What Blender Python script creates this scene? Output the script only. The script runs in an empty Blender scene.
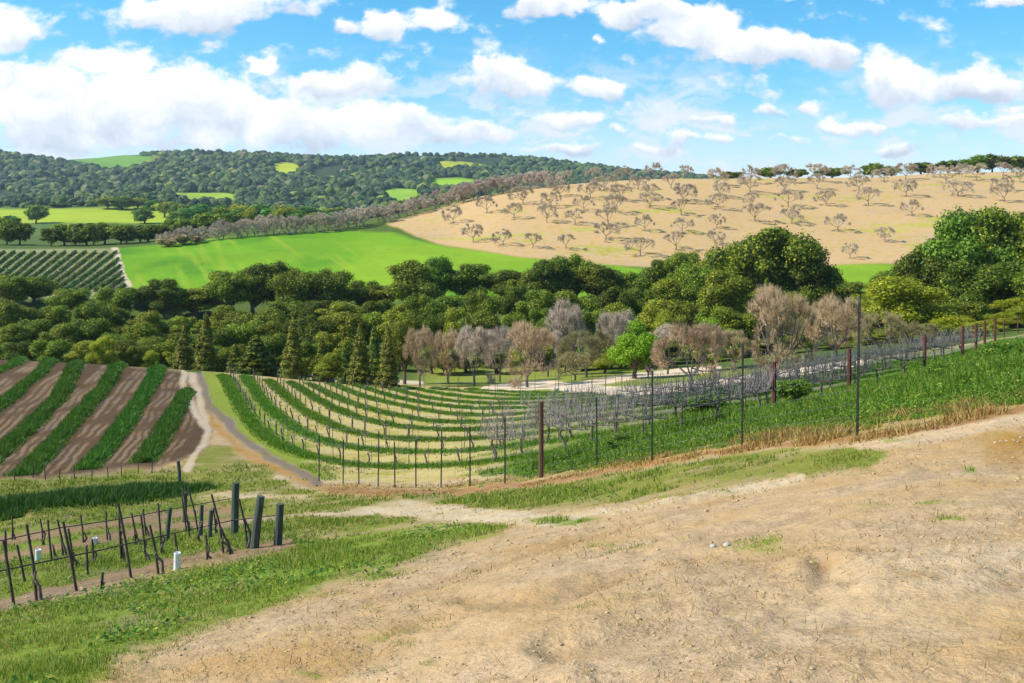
import bpy, math, random
import numpy as np
from mathutils import Vector, Matrix

random.seed(7)
RNG = np.random.default_rng(11)
SC = bpy.context.scene
COL = SC.collection

# ------------------------------------------------------------------ noise
def _hash(ix, iy, s):
    h = (ix.astype(np.int64) * 374761393 + iy.astype(np.int64) * 668265263 + s * 974634777) & 0xFFFFFFFF
    h = ((h ^ (h >> 13)) * 1274126177) & 0xFFFFFFFF
    h = (h ^ (h >> 16)) & 0xFFFFFFFF
    return h.astype(np.float64) / 4294967296.0

def vnoise(x, y, s=0):
    x = np.asarray(x, float); y = np.asarray(y, float)
    ix = np.floor(x); iy = np.floor(y)
    fx = x - ix; fy = y - iy
    fx = fx * fx * fx * (fx * (fx * 6 - 15) + 10); fy = fy * fy * fy * (fy * (fy * 6 - 15) + 10)
    a = _hash(ix, iy, s); b = _hash(ix + 1, iy, s); c = _hash(ix, iy + 1, s); d = _hash(ix + 1, iy + 1, s)
    return (a + (b - a) * fx) * (1 - fy) + (c + (d - c) * fx) * fy

def fbm(x, y, s=0, octv=4):
    t = 0.0; amp = 0.5; n = 0
    for k in range(octv):
        t = t + amp * vnoise(x * 2 ** k + 17.3 * k, y * 2 ** k - 9.1 * k, s + k); n += amp; amp *= 0.5
    return t / n - 0.5

def sstep(a, b, x):
    t = np.clip((x - a) / (b - a), 0, 1)
    return t * t * (3 - 2 * t)

# ------------------------------------------------------------------ terrain
# The lie of the land, surveyed from the photograph: for sight lines at several bearings
# (bearing = 512 + 1000 * x / y) the dip angle of the ground at growing distance (250 + 1000 * drop / y).
F = 1000.0; CX = 512.0; HZ = 250.0
TAB = {
 -300: [(8.5,683),(16,600),(23,560),(32,520),(40,490),(46,472),(68,402),(92,362),(108,378),(135,362),(165,340),(190,300),(260,256),(320,246),(420,238),(620,228),(800,214),(1100,196),(1500,182),(2050,166),(2700,190),(4200,230)],
 0: [(7.5,683),(10,640),(14,604),(20,562),(27,526),(35,492),(40,477),(50,440),(63,400),(86,358),(100,372),(130,362),(160,340),(185,302),(200,288),(255,250),(300,244),(400,236),(620,226),(800,206),(1100,198),(1500,178),(2050,153),(2700,180),(4200,230)],
 60: [(7.2,683),(9.5,640),(13,602),(19,560),(25,528),(33,496),(40,477),(50,440),(62,402),(82,361),(100,374),(130,362),(160,340),(185,302),(200,288),(255,250),(300,244),(400,235),(620,225),(800,206),(1100,198),(1500,180),(2050,160),(2700,184),(4200,230)],
 170: [(6.6,683),(8.6,640),(12,600),(18,560),(23,536),(32,502),(39,479),(46,450),(55,420),(65,395),(79,371),(84,367),(100,385),(130,365),(160,345),(190,300),(200,290),(275,243),(320,238),(450,232),(620,225),(800,209),(1100,198),(1500,176),(2050,152),(2700,182),(4200,230)],
 250: [(6.1,683),(7.9,640),(10.6,600),(15.6,560),(21.5,531),(30,503),(37,480),(43,462),(50,440),(60,412),(70,390),(80,376),(85,373),(100,385),(130,365),(160,342),(192,300),(203,290),(282,237),(320,230),(450,230),(620,224),(800,212),(1100,200),(1500,178),(2050,153),(2700,182),(4200,230)],
 340: [(5.7,683),(7.2,640),(9.5,600),(14,560),(21,525),(28,502),(34,488),(40,471),(47,450),(58,421),(68,401),(78,388),(84,383),(95,386),(120,365),(155,335),(195,300),(210,285),(290,232),(340,222),(450,226),(620,223),(800,214),(1100,201),(1500,180),(2050,157),(2700,184),(4200,230)],
 440: [(5.3,683),(6.5,640),(8.6,600),(12,560),(19,520),(25,502),(32,487),(37,471),(44,450),(55,425),(66,405),(80,392),(92,386),(110,376),(150,340),(190,300),(215,278),(275,240),(350,206),(370,204),(450,214),(620,222),(800,214),(1100,201),(1500,180),(2050,154),(2700,184),(4200,230)],
 512: [(5,683),(6,640),(7.6,600),(10.5,560),(16,520),(21,502),(29,483),(34,466),(41,446),(50,426),(63,405),(80,392),(95,384),(115,371),(155,335),(190,300),(225,270),(245,256),(350,193),(372,189),(450,200),(620,215),(800,212),(1100,202),(1500,184),(2050,158),(2700,184),(4200,230)],
 600: [(4.8,683),(5.7,640),(7,600),(11,540),(17,500),(21,486),(26,469),(31,455),(38,435),(48,416),(60,401),(72,391),(88,382),(110,370),(155,335),(190,300),(225,273),(240,263),(360,184),(380,181),(450,192),(620,210),(800,210),(1100,204),(1500,188),(2050,167),(2700,188),(4200,230)],
 680: [(4.6,683),(5.4,640),(6.5,600),(8.8,550),(13,502),(16.5,480),(22.5,457),(28,442),(35,426),(44,411),(56,398),(70,388),(85,380),(115,365),(155,335),(190,300),(235,269),(370,180),(390,177),(450,187),(620,208),(800,208),(1100,205),(1500,192),(2050,178),(2700,192),(4200,230)],
 760: [(4.4,683),(5.1,640),(6.2,600),(8,550),(11.2,502),(15,470),(20,446),(25,432),(32,419),(38,409),(52,392),(68,380),(85,371),(110,358),(150,335),(190,300),(238,268),(380,179),(400,176),(450,184),(620,205),(1100,205),(2050,184),(2700,196),(4200,230)],
 850: [(4.25,683),(4.9,640),(5.8,600),(7.2,550),(9.8,500),(13.5,460),(17,435),(22,420),(28,408),(37,395),(50,382),(66,370),(80,362),(100,351),(140,333),(190,300),(240,266),(385,179),(405,176),(450,183),(620,205),(1100,205),(2050,186),(2700,198),(4200,230)],
 940: [(4.15,683),(4.8,640),(5.5,600),(6.7,550),(8.8,500),(12.8,450),(17,418),(22,400),(30,385),(40,374),(48,367),(60,360),(75,352),(90,346),(110,338),(145,325),(188,300),(240,264),(390,175),(410,171),(460,180),(620,205),(1100,205),(2050,188),(2700,200),(4200,230)],
 1024: [(4.1,683),(4.6,640),(5.4,600),(6.5,550),(8.3,500),(11.7,450),(16.5,405),(21,385),(30,365),(45,350),(60,342),(75,337),(90,333),(110,328),(145,318),(190,297),(240,262),(395,173),(415,169),(460,178),(620,205),(1100,205),(2050,190),(2700,200),(4200,230)],
 1324: [(4,683),(5.2,600),(7.6,500),(10.5,440),(16,385),(24,350),(32,338),(50,332),(80,325),(110,320),(150,312),(190,290),(245,255),(400,165),(420,161),(470,172),(620,205),(1100,205),(2050,192),(2700,202),(4200,230)],
}
def _pchip(x, y, xi):
    x = np.asarray(x, float); y = np.asarray(y, float)
    h = np.diff(x); dl = np.diff(y) / h
    m = np.zeros_like(y)
    for i in range(1, len(x) - 1):
        if dl[i - 1] * dl[i] > 0:
            w1 = 2 * h[i] + h[i - 1]; w2 = h[i] + 2 * h[i - 1]
            m[i] = (w1 + w2) / (w1 / dl[i - 1] + w2 / dl[i])
    m[0] = dl[0]; m[-1] = dl[-1]
    k = np.clip(np.searchsorted(x, xi) - 1, 0, len(x) - 2)
    t = (xi - x[k]) / h[k]; t2 = t * t; t3 = t2 * t
    return (2*t3-3*t2+1)*y[k] + (t3-2*t2+t)*h[k]*m[k] + (-2*t3+3*t2)*y[k+1] + (t3-t2)*h[k]*m[k+1]

NL = 620
LG = np.linspace(math.log(2.0), math.log(4200), NL)
UG = np.arange(-300, 1325, 4.0)
def _build_table():
    us = sorted(TAB)
    rows = []
    for u in us:
        t = TAB[u]
        ld = np.log([a for a, b in t]); rr = np.array([b for a, b in t], float)
        v = (rr - HZ) / F * np.exp(ld)                       # drop below the eye
        q = v / np.exp(ld) ** 0.5
        d0 = t[0][0]
        r = _pchip(ld, rr, LG)
        near = LG < math.log(d0)
        if near.any():                                        # straight line towards the standpoint, 1.65 m under the eye
            dd = np.exp(LG[near]); drop0 = (rr[0] - HZ) / F * d0
            dr = 1.65 + (drop0 - 1.65) * dd / d0
            r[near] = HZ + F * dr / dd
        ker = np.exp(-0.5 * (np.arange(-9, 10) / 3.4) ** 2); ker /= ker.sum()
        rp = np.concatenate([r[:9][::-1] * 0 + r[0], r, r[-1] + np.zeros(9)])
        rs = np.convolve(rp, ker, 'valid')
        rs[:40] = r[:40]
        rows.append(rs)
    rows = np.array(rows)
    out = np.empty((len(UG), NL))
    # smooth interpolation across bearings
    for j in range(NL):
        out[:, j] = _pchip(us, rows[:, j], UG)
    ker = np.exp(-0.5 * (np.arange(-8, 9) / 3.5) ** 2); ker /= ker.sum()
    pad = np.concatenate([np.repeat(out[:1], 8, 0), out, np.repeat(out[-1:], 8, 0)])
    sm = sum(ker[i] * pad[i:i + len(UG)] for i in range(17))
    return sm
TT = _build_table()
def dip(u, y):
    u = np.clip(np.asarray(u, float), UG[0], UG[-1] - 1e-6); ly = np.clip(np.log(np.maximum(y, 1e-3)), LG[0], LG[-1] - 1e-9)
    a = (u - UG[0]) / 4.0; i = np.minimum(a.astype(int), len(UG) - 2); a = a - i
    b = (ly - LG[0]) / (LG[1] - LG[0]); j = np.minimum(b.astype(int), NL - 2); b = b - j
    return (TT[i, j] * (1 - a) + TT[i + 1, j] * a) * (1 - b) + (TT[i, j + 1] * (1 - a) + TT[i + 1, j + 1] * a) * b

RUTS = [([(560,655),(680,622),(770,603),(812,592),(828,577),(826,562)], .10, .055), ([(600,668),(700,640),(800,612),(846,592),(856,575)], .09, .035),
        ([(60,700),(250,632),(430,585),(560,545),(700,505),(860,462),(1040,415)], .17, .04), ([(180,720),(380,655),(540,602),(660,560),(800,515),(940,470),(1060,436)], .17, .035),
        ([(470,600),(520,600),(560,596),(600,583),(640,566)], .14, .055), ([(620,720),(780,650),(900,612),(1060,570)], .16, .05), ([(700,560),(800,552),(900,540),(1040,520)], .15, .05)]
def tracks(x, y):
    x = np.asarray(x, float); y = np.asarray(y, float); d = np.zeros(x.shape)
    k = (y > 3) & (y < 30)
    if not k.any(): return d
    xx = x[k]; yk = y[k]; u = CX + F * xx / yk; r = dip(u, yk); t = np.zeros(xx.shape)
    for ln, hw, dep in RUTS:
        best = np.full(xx.shape, 1e9); P = np.asarray(ln, float)
        for a, b in zip(P[:-1], P[1:]):
            e = b - a; q = np.clip(((u - a[0]) * e[0] + (r - a[1]) * e[1]) / (e @ e), 0, 1)
            # across-track distance in metres (rows are foreshortened by the slope)
            du = (u - a[0] - q * e[0]) * yk / F; dr = (r - a[1] - q * e[1]) * yk / F * np.clip(yk / 3.2, 1.2, 5)
            best = np.minimum(best, np.hypot(du, dr))
        wv = sstep(-.22, .08, fbm(xx / 1.7, yk / 1.7, 33 + int(hw * 100), 2))
        g = dep * (np.exp(-(best / hw) ** 2) - .45 * np.exp(-((best - 2 * hw) / hw) ** 2))
        t = t + g * wv
    d[k] = t; return d

def bumps(x, y):
    w = 1 - sstep(45, 75, y)
    z = w * (0.065 * fbm(x / 2.6, y / 2.6, 3, 4) + 0.034 * fbm(x / 0.42, y / 0.42, 9, 3))
    near = 1 - sstep(14, 30, y)
    z = z - near * tracks(x, y)
    z = z + near * 0.030 * fbm(x / 0.13, y / 0.13, 41, 3)
    far = sstep(100, 220, y)
    z = z + far * (0.9 * fbm(x / 45, y / 45, 51, 3)) * (1 - sstep(500, 900, y))
    z = z + sstep(600, 1100, y) * 26 * fbm(x / 170, y / 170, 61, 4) * (1 - 0.45 * sstep(1700, 2000, y))
    return z

def Z(x, y):
    x = np.asarray(x, float); y = np.asarray(y, float)
    yy = np.maximum(y, 2.0)
    u = CX + F * x / yy
    z = -(dip(u, yy) - HZ) / F * yy
    zp = -1.65 - 0.10 * y + 0.13 * np.clip(x, -12, 12)
    w = sstep(2.0, 4.5, y)
    return z * w + zp * (1 - w) + bumps(x, y)

_YS = np.exp(np.linspace(math.log(2.5), math.log(4000), 2600))
def hit(u, row, ymin=2.5):
    """the point of the ground seen along one sight line"""
    ys = _YS[_YS >= ymin]
    r = dip(np.full(ys.shape, float(u)), ys)
    k = np.nonzero(r <= row)[0]
    k = k[0] if len(k) else len(ys) - 1
    if k == 0: y = ys[0]
    else:
        t = (r[k - 1] - row) / max(r[k - 1] - r[k], 1e-9); y = ys[k - 1] + np.clip(t, 0, 1) * (ys[k] - ys[k - 1])
    x = (u - CX) / F * y
    return np.array([x, y, float(Z(x, y))])
def at(u, y):
    x = (u - CX) / F * y
    return np.array([x, y, float(Z(x, y))])

# ------------------------------------------------------------------ mesh helpers
def mesh_np(name, V, faces, mats, smooth=False, mat_idx=None):
    """faces: list of int arrays (n,k)"""
    me = bpy.data.meshes.new(name)
    V = np.asarray(V, np.float32)
    me.vertices.add(len(V)); me.vertices.foreach_set('co', V.ravel())
    nl = sum(f.size for f in faces); nf = sum(len(f) for f in faces)
    me.loops.add(nl); me.polygons.add(nf)
    me.loops.foreach_set('vertex_index', np.concatenate([f.ravel() for f in faces]).astype(np.int32))
    tot = np.concatenate([np.full(len(f), f.shape[1]) for f in faces])
    st = np.concatenate([[0], np.cumsum(tot)[:-1]]).astype(np.int32)
    me.polygons.foreach_set('loop_start', st)
    if mat_idx is not None: me.polygons.foreach_set('material_index', np.asarray(mat_idx, np.int32))
    me.polygons.foreach_set('use_smooth', np.full(nf, smooth))
    for m in (mats if isinstance(mats, (list, tuple)) else [mats]): me.materials.append(m)
    me.update(calc_edges=True); me.validate(clean_customdata=False)
    return me

class MB:
    """collects pieces of one mesh"""
    def __init__(s): s.v = []; s.f = {}; s.n = 0
    def add(s, V, F_):
        V = np.asarray(V, float).reshape(-1, 3); s.v.append(V)
        F_ = np.asarray(F_, int); s.f.setdefault(F_.shape[1], []).append(F_ + s.n); s.n += len(V)
    def tubes(s, P0, P1, R0, R1, sides=5):
        P0 = np.asarray(P0, float).reshape(-1, 3); P1 = np.asarray(P1, float).reshape(-1, 3); n = len(P0)
        R0 = np.broadcast_to(R0, (n,)); R1 = np.broadcast_to(R1, (n,))
        d = P1 - P0; d = d / (np.linalg.norm(d, axis=1, keepdims=True) + 1e-9)
        a = np.where(np.abs(d[:, 2:3]) < 0.9, np.array([[0, 0, 1.]]), np.array([[1., 0, 0]]))
        e1 = np.cross(d, a); e1 /= np.linalg.norm(e1, axis=1, keepdims=True) + 1e-9; e2 = np.cross(d, e1)
        V = np.empty((n, 2 * sides, 3))
        for k in range(sides):
            c = math.cos(2 * math.pi * k / sides); q = math.sin(2 * math.pi * k / sides)
            o = e1 * c + e2 * q
            V[:, k] = P0 + o * R0[:, None]; V[:, sides + k] = P1 + o * R1[:, None]
        b = (np.arange(n) * 2 * sides)[:, None]
        for k in range(sides):
            k2 = (k + 1) % sides
            s.f.setdefault(4, []).append(np.concatenate([b + k, b + k2, b + sides + k2, b + sides + k], 1) + s.n)
        if sides >= 4:
            s.f.setdefault(sides, []).append(np.concatenate([b + sides + k for k in range(sides)], 1) + s.n)
            s.f.setdefault(sides, []).append(np.concatenate([b + (sides - 1 - k) for k in range(sides)], 1) + s.n)
        s.v.append(V.reshape(-1, 3)); s.n += n * 2 * sides
    def path(s, pts, r0, r1, sides=6):
        """a connected tapering tube along a polyline"""
        P = np.asarray(pts, float); n = len(P); rr = np.linspace(r0, r1, n)
        V = np.empty((n, sides, 3)); d = np.gradient(P, axis=0)
        for i in range(n):
            t = d[i] / (np.linalg.norm(d[i]) + 1e-9)
            a = np.array([1., 0, 0]) if abs(t[0]) < 0.8 else np.array([0, 1., 0])
            e1 = np.cross(t, a); e1 /= np.linalg.norm(e1); e2 = np.cross(t, e1)
            for k in range(sides):
                V[i, k] = P[i] + rr[i] * (e1 * math.cos(2 * math.pi * k / sides) + e2 * math.sin(2 * math.pi * k / sides))
        fs = []
        for i in range(n - 1):
            for k in range(sides):
                k2 = (k + 1) % sides
                fs.append((i * sides + k, i * sides + k2, (i + 1) * sides + k2, (i + 1) * sides + k))
        b = s.n
        s.add(V.reshape(-1, 3), fs)
        s.f.setdefault(sides, []).append(np.array([[b + (n - 1) * sides + k for k in range(sides)], [b + sides - 1 - k for k in range(sides)]]))
    def mesh(s, name, mat, smooth=False):
        return mesh_np(name, np.concatenate(s.v), [np.concatenate(x) for x in s.f.values()], mat, smooth)

def put(name, me, parent=None, **props):
    o = bpy.data.objects.new(name, me); COL.objects.link(o)
    if parent is not None: o.parent = parent
    for k, v in props.items(): o[k] = v
    return o
def tag(o, label, cat, group=None, kind=None):
    if not 4 <= len(label.split()) <= 16: print('LABEL', len(label.split()), label)
    o['label'] = label; o['category'] = cat
    if group: o['group'] = group
    if kind: o['kind'] = kind
    return o
def empty(name, loc=(0, 0, 0), rz=0.0, sc=1.0):
    o = bpy.data.objects.new(name, None); COL.objects.link(o)
    o.empty_display_size = 0.3
    o.location = [float(q) for q in loc]; o.rotation_euler = (0, 0, rz)
    o.scale = (sc, sc, sc) if np.isscalar(sc) else sc
    return o
def copy_tree(o, parent=None):
    c = o.copy(); COL.objects.link(c)
    if parent is not None: c.parent = parent
    for ch in list(o.children): copy_tree(ch, c)
    return c
def hide_proto(o):
    """remove a prototype that only served as the source of copies"""
    for ch in list(o.children): hide_proto(ch)
    bpy.data.objects.remove(o)
ORD = ['first','second','third','fourth','fifth','sixth','seventh','eighth','ninth','tenth','eleventh','twelfth','thirteenth','fourteenth','fifteenth','sixteenth','seventeenth','eighteenth','nineteenth','twentieth','twenty-first','twenty-second','twenty-third','twenty-fourth','twenty-fifth','twenty-sixth','twenty-seventh','twenty-eighth','twenty-ninth','thirtieth','thirty-first','thirty-second','thirty-third','thirty-fourth','thirty-fifth','thirty-sixth','thirty-seventh','thirty-eighth','thirty-ninth','fortieth','forty-first']

# ------------------------------------------------------------------ materials
def new_mat(name):
    m = bpy.data.materials.new(name); m.use_nodes = True
    nt = m.node_tree; nt.nodes.clear()
    out = nt.nodes.new('ShaderNodeOutputMaterial')
    return m, nt, out
def node(nt, typ, **kw):
    n = nt.nodes.new(typ)
    for k, v in kw.items(): setattr(n, k, v)
    return n
def mathn(nt, op, a, b=None, c=None):
    n = nt.nodes.new('ShaderNodeMath'); n.operation = op
    for i, v in enumerate((a, b, c)):
        if v is None: continue
        if isinstance(v, (int, float)): n.inputs[i].default_value = v
        else: nt.links.new(v, n.inputs[i])
    return n.outputs[0]
def ramp(nt, fac, stops):
    r = nt.nodes.new('ShaderNodeValToRGB'); e = r.color_ramp.elements
    while len(e) < len(stops): e.new(0.5)
    for q, (p, c) in zip(e, stops): q.position = p; q.color = (*c, 1)
    nt.links.new(fac, r.inputs[0]); return r.outputs[0]
def mixc(nt, fac, a, b, blend='MIX'):
    n = nt.nodes.new('ShaderNodeMix'); n.data_type = 'RGBA'; n.blend_type = blend
    for sock, v in ((n.inputs[0], fac), (n.inputs[6], a), (n.inputs[7], b)):
        if isinstance(v, (int, float)): sock.default_value = v
        elif isinstance(v, tuple): sock.default_value = (*v, 1)
        else: nt.links.new(v, sock)
    return n.outputs[2]
def leaf_mat(name, stops, transl=0.3, rough=0.6, objvar=0.25, huevar=0.03):
    """leaves: every blade has its own tint, every plant its own shade"""
    m, nt, out = new_mat(name)
    geo = node(nt, 'ShaderNodeNewGeometry'); oi = node(nt, 'ShaderNodeObjectInfo')
    c = ramp(nt, geo.outputs['Random Per Island'], stops)
    hs = node(nt, 'ShaderNodeHueSaturation')
    nt.links.new(c, hs.inputs['Color'])
    nt.links.new(mathn(nt, 'MULTIPLY_ADD', oi.outputs['Random'], 2 * objvar, 1 - objvar), hs.inputs['Value'])
    r2 = mathn(nt, 'FRACT', mathn(nt, 'MULTIPLY', oi.outputs['Random'], 7.31))
    nt.links.new(mathn(nt, 'MULTIPLY_ADD', r2, 2 * huevar, 0.5 - huevar), hs.inputs['Hue'])
    p = node(nt, 'ShaderNodeBsdfPrincipled'); p.inputs['Roughness'].default_value = rough
    p.inputs['Specular IOR Level'].default_value = 0.25
    nt.links.new(hs.outputs[0], p.inputs['Base Color'])
    if transl > 0:
        t = node(nt, 'ShaderNodeBsdfTranslucent'); nt.links.new(hs.outputs[0], t.inputs['Color'])
        mx = node(nt, 'ShaderNodeMixShader'); mx.inputs[0].default_value = transl
        nt.links.new(p.outputs[0], mx.inputs[1]); nt.links.new(t.outputs[0], mx.inputs[2])
        nt.links.new(mx.outputs[0], out.inputs[0])
    else: nt.links.new(p.outputs[0], out.inputs[0])
    return m
def rough_mat(name, c1, c2, scale=6.0, rough=0.85, bump=0.3, metal=0.0, stretch=(1, 1, 1)):
    m, nt, out = new_mat(name)
    tc = node(nt, 'ShaderNodeTexCoord'); mp = node(nt, 'ShaderNodeMapping'); mp.inputs['Scale'].default_value = stretch
    nt.links.new(tc.outputs['Object'], mp.inputs[0])
    n = node(nt, 'ShaderNodeTexNoise'); n.inputs['Scale'].default_value = scale; n.inputs['Detail'].default_value = 5
    nt.links.new(mp.outputs[0], n.inputs['Vector'])
    c = ramp(nt, n.outputs[0], [(0.3, c1), (0.7, c2)])
    p = node(nt, 'ShaderNodeBsdfPrincipled'); p.inputs['Roughness'].default_value = rough; p.inputs['Metallic'].default_value = metal
    nt.links.new(c, p.inputs['Base Color'])
    b = node(nt, 'ShaderNodeBump'); b.inputs['Strength'].default_value = bump; b.inputs['Distance'].default_value = 0.02
    nt.links.new(n.outputs[0], b.inputs['Height']); nt.links.new(b.outputs[0], p.inputs['Normal'])
    nt.links.new(p.outputs[0], out.inputs[0])
    return m
# ------------------------------------------------------------------ ground zones
def poly_sd(poly, u, r):
    """signed distance to a polygon, positive inside"""
    P = np.asarray(poly, float); n = len(P)
    best = np.full(u.shape, 1e9); ins = np.zeros(u.shape, bool)
    for i in range(n):
        a = P[i]; b = P[(i + 1) % n]; e = b - a
        t = np.clip(((u - a[0]) * e[0] + (r - a[1]) * e[1]) / max(e @ e, 1e-9), 0, 1)
        best = np.minimum(best, np.hypot(u - a[0] - t * e[0], r - a[1] - t * e[1]))
        c = (a[1] > r) != (b[1] > r)
        with np.errstate(divide='ignore', invalid='ignore'):
            xi = a[0] + (r - a[1]) * e[0] / (e[1] if e[1] != 0 else 1e-12)
        ins ^= c & (u < xi)
    return np.where(ins, best, -best)
def line_d(line, u, r):
    P = np.asarray(line, float); best = np.full(u.shape, 1e9)
    for i in range(len(P) - 1):
        a = P[i]; e = P[i + 1] - a
        t = np.clip(((u - a[0]) * e[0] + (r - a[1]) * e[1]) / max(e @ e, 1e-9), 0, 1)
        best = np.minimum(best, np.hypot(u - a[0] - t * e[0], r - a[1] - t * e[1]))
    return best

HAZE = .00008
DIRT = (.425, .292, .158); GRASS = (.16, .22, .024)
POLY = dict(
 slope_grass=[(-400,720),(-400,590),(0,598),(80,590),(170,568),(290,543),(420,520),(505,522),(500,534),(440,552),(395,572),(330,585),(290,602),(240,622),(180,640),(120,662),(70,690),(60,720)],
 meadow=[(180,480),(190,440),(206,408),(238,446),(276,470),(320,489),(420,491),(540,485),(650,466),(745,450),(862,446),(885,455),(870,472),(770,482),(640,503),(560,512),(430,520),(290,545),(190,560),(170,500)],
 young=[(-400,520),(0,528),(190,500),(290,520),(300,546),(170,568),(0,603),(-400,610)],
 headland=[(-400,535),(-400,470),(0,478),(190,466),(200,500),(0,528)],
 tilled=[(-400,500),(0,479),(60,477),(150,468),(203,455),(213,420),(197,378),(180,371),(60,357),(0,355),(-400,350)],
 rightblock=[(200,371),(213,405),(240,436),(280,463),(313,479),(400,484),(541,473),(650,447),(760,417),(860,396),(940,370),(1040,340),(1040,333),(860,361),(780,374),(720,387),(600,394),(520,391),(440,386),(300,381)],
 verge=[(480,474),(560,448),(640,428),(700,408),(800,400),(900,372),(1000,341),(1400,300),(1400,392),(1024,402),(930,415),(860,428),(760,439),(650,457),(540,475)],
 drybank=[(330,488),(440,485),(540,475),(650,455),(740,438),(860,424),(930,411),(1024,396),(1400,380),(1400,392),(1024,410),(930,428),(862,442),(745,449),(650,465),(541,484),(440,492),(330,493)],
 field=[(128,300),(126,288),(118,250),(180,243),(250,236),(340,231),(390,232),(440,245),(520,257),(610,265),(640,269),(700,271),(800,269),(845,265),(900,266),(900,300)],
 farvine=[(-400,310),(-400,249),(118,249),(128,292),(128,310)],
 orchard=[(385,224),(480,196),(560,184),(680,178),(850,176),(1400,160),(1400,260),(850,265),(800,269),(700,271),(610,265),(520,257),(440,244)],
)
LINES = dict(
 soil_front=[(-300,640),(0,606),(170,565),(290,546)], soil_mid=[(-300,590),(0,558),(170,527),(260,518)], soil_back=[(-300,560),(0,541),(185,513),(230,508)],
 rut_a=[(190,372),(198,392),(208,418),(204,440),(190,470)], rut_b=[(182,372),(186,392),(196,410),(204,425)],
 edge_track=[(196,371),(213,406),(240,436),(280,463),(318,482)],
 orange_edge=[(203,405),(214,424),(238,447),(275,470),(325,489),(400,494)],
 red_edge=[(330,491),(440,492),(541,484),(650,464),(742,448),(857,439),(940,426),(1040,404)],
 cart_a=[(170,506),(230,497),(300,498),(370,509),(440,516),(520,522),(580,524)], cart_b=[(190,470),(250,468),(330,495),(400,503),(480,512),(545,519),(640,508),(720,492),(800,478)],
 cart_c=[(230,520),(300,515),(360,512),(450,508)], cart_d=[(860,447),(940,432),(1030,412)],
 gravel=[(484,390),(520,386.5),(548,384.5),(580,388.5),(620,391),(655,389.5),(700,385.5),(740,380.5),(800,371.5),(860,361.5)],
 gravel_branch=[(570,387),(600,381.5),(640,376),(680,371.5),(720,369)],
 pale_edge=[(310,378.5),(360,381),(420,382.5)],
 far_track=[(115,248),(121,268),(130,294)],
)
PATCH = [(570,522,46,7,.75),(935,505,34,5,.6),(950,520,32,5,.6),(880,506,34,5,.5),(752,546,70,11,.5),(735,563,38,8,.45),(690,540,40,7,.4),(850,458,30,10,.8),(970,472,16,8,.8),(905,440,40,5,.6),(705,488,60,10,.5),(600,548,40,9,.35),(470,570,30,8,.4),(930,552,40,5,.35),(860,628,30,4,.3),(405,668,40,6,.35),(310,672,22,5,.4),(460,590,40,8,.3),(395,640,40,7,.3),(1000,585,18,5,.3),(380,575,40,9,.6)]
ORANGE = [(1015,452,40,20,.75),(1000,580,24,4,.3),(910,578,44,4,.4),(945,545,30,3,.35),(850,630,36,4,.35)]

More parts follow.
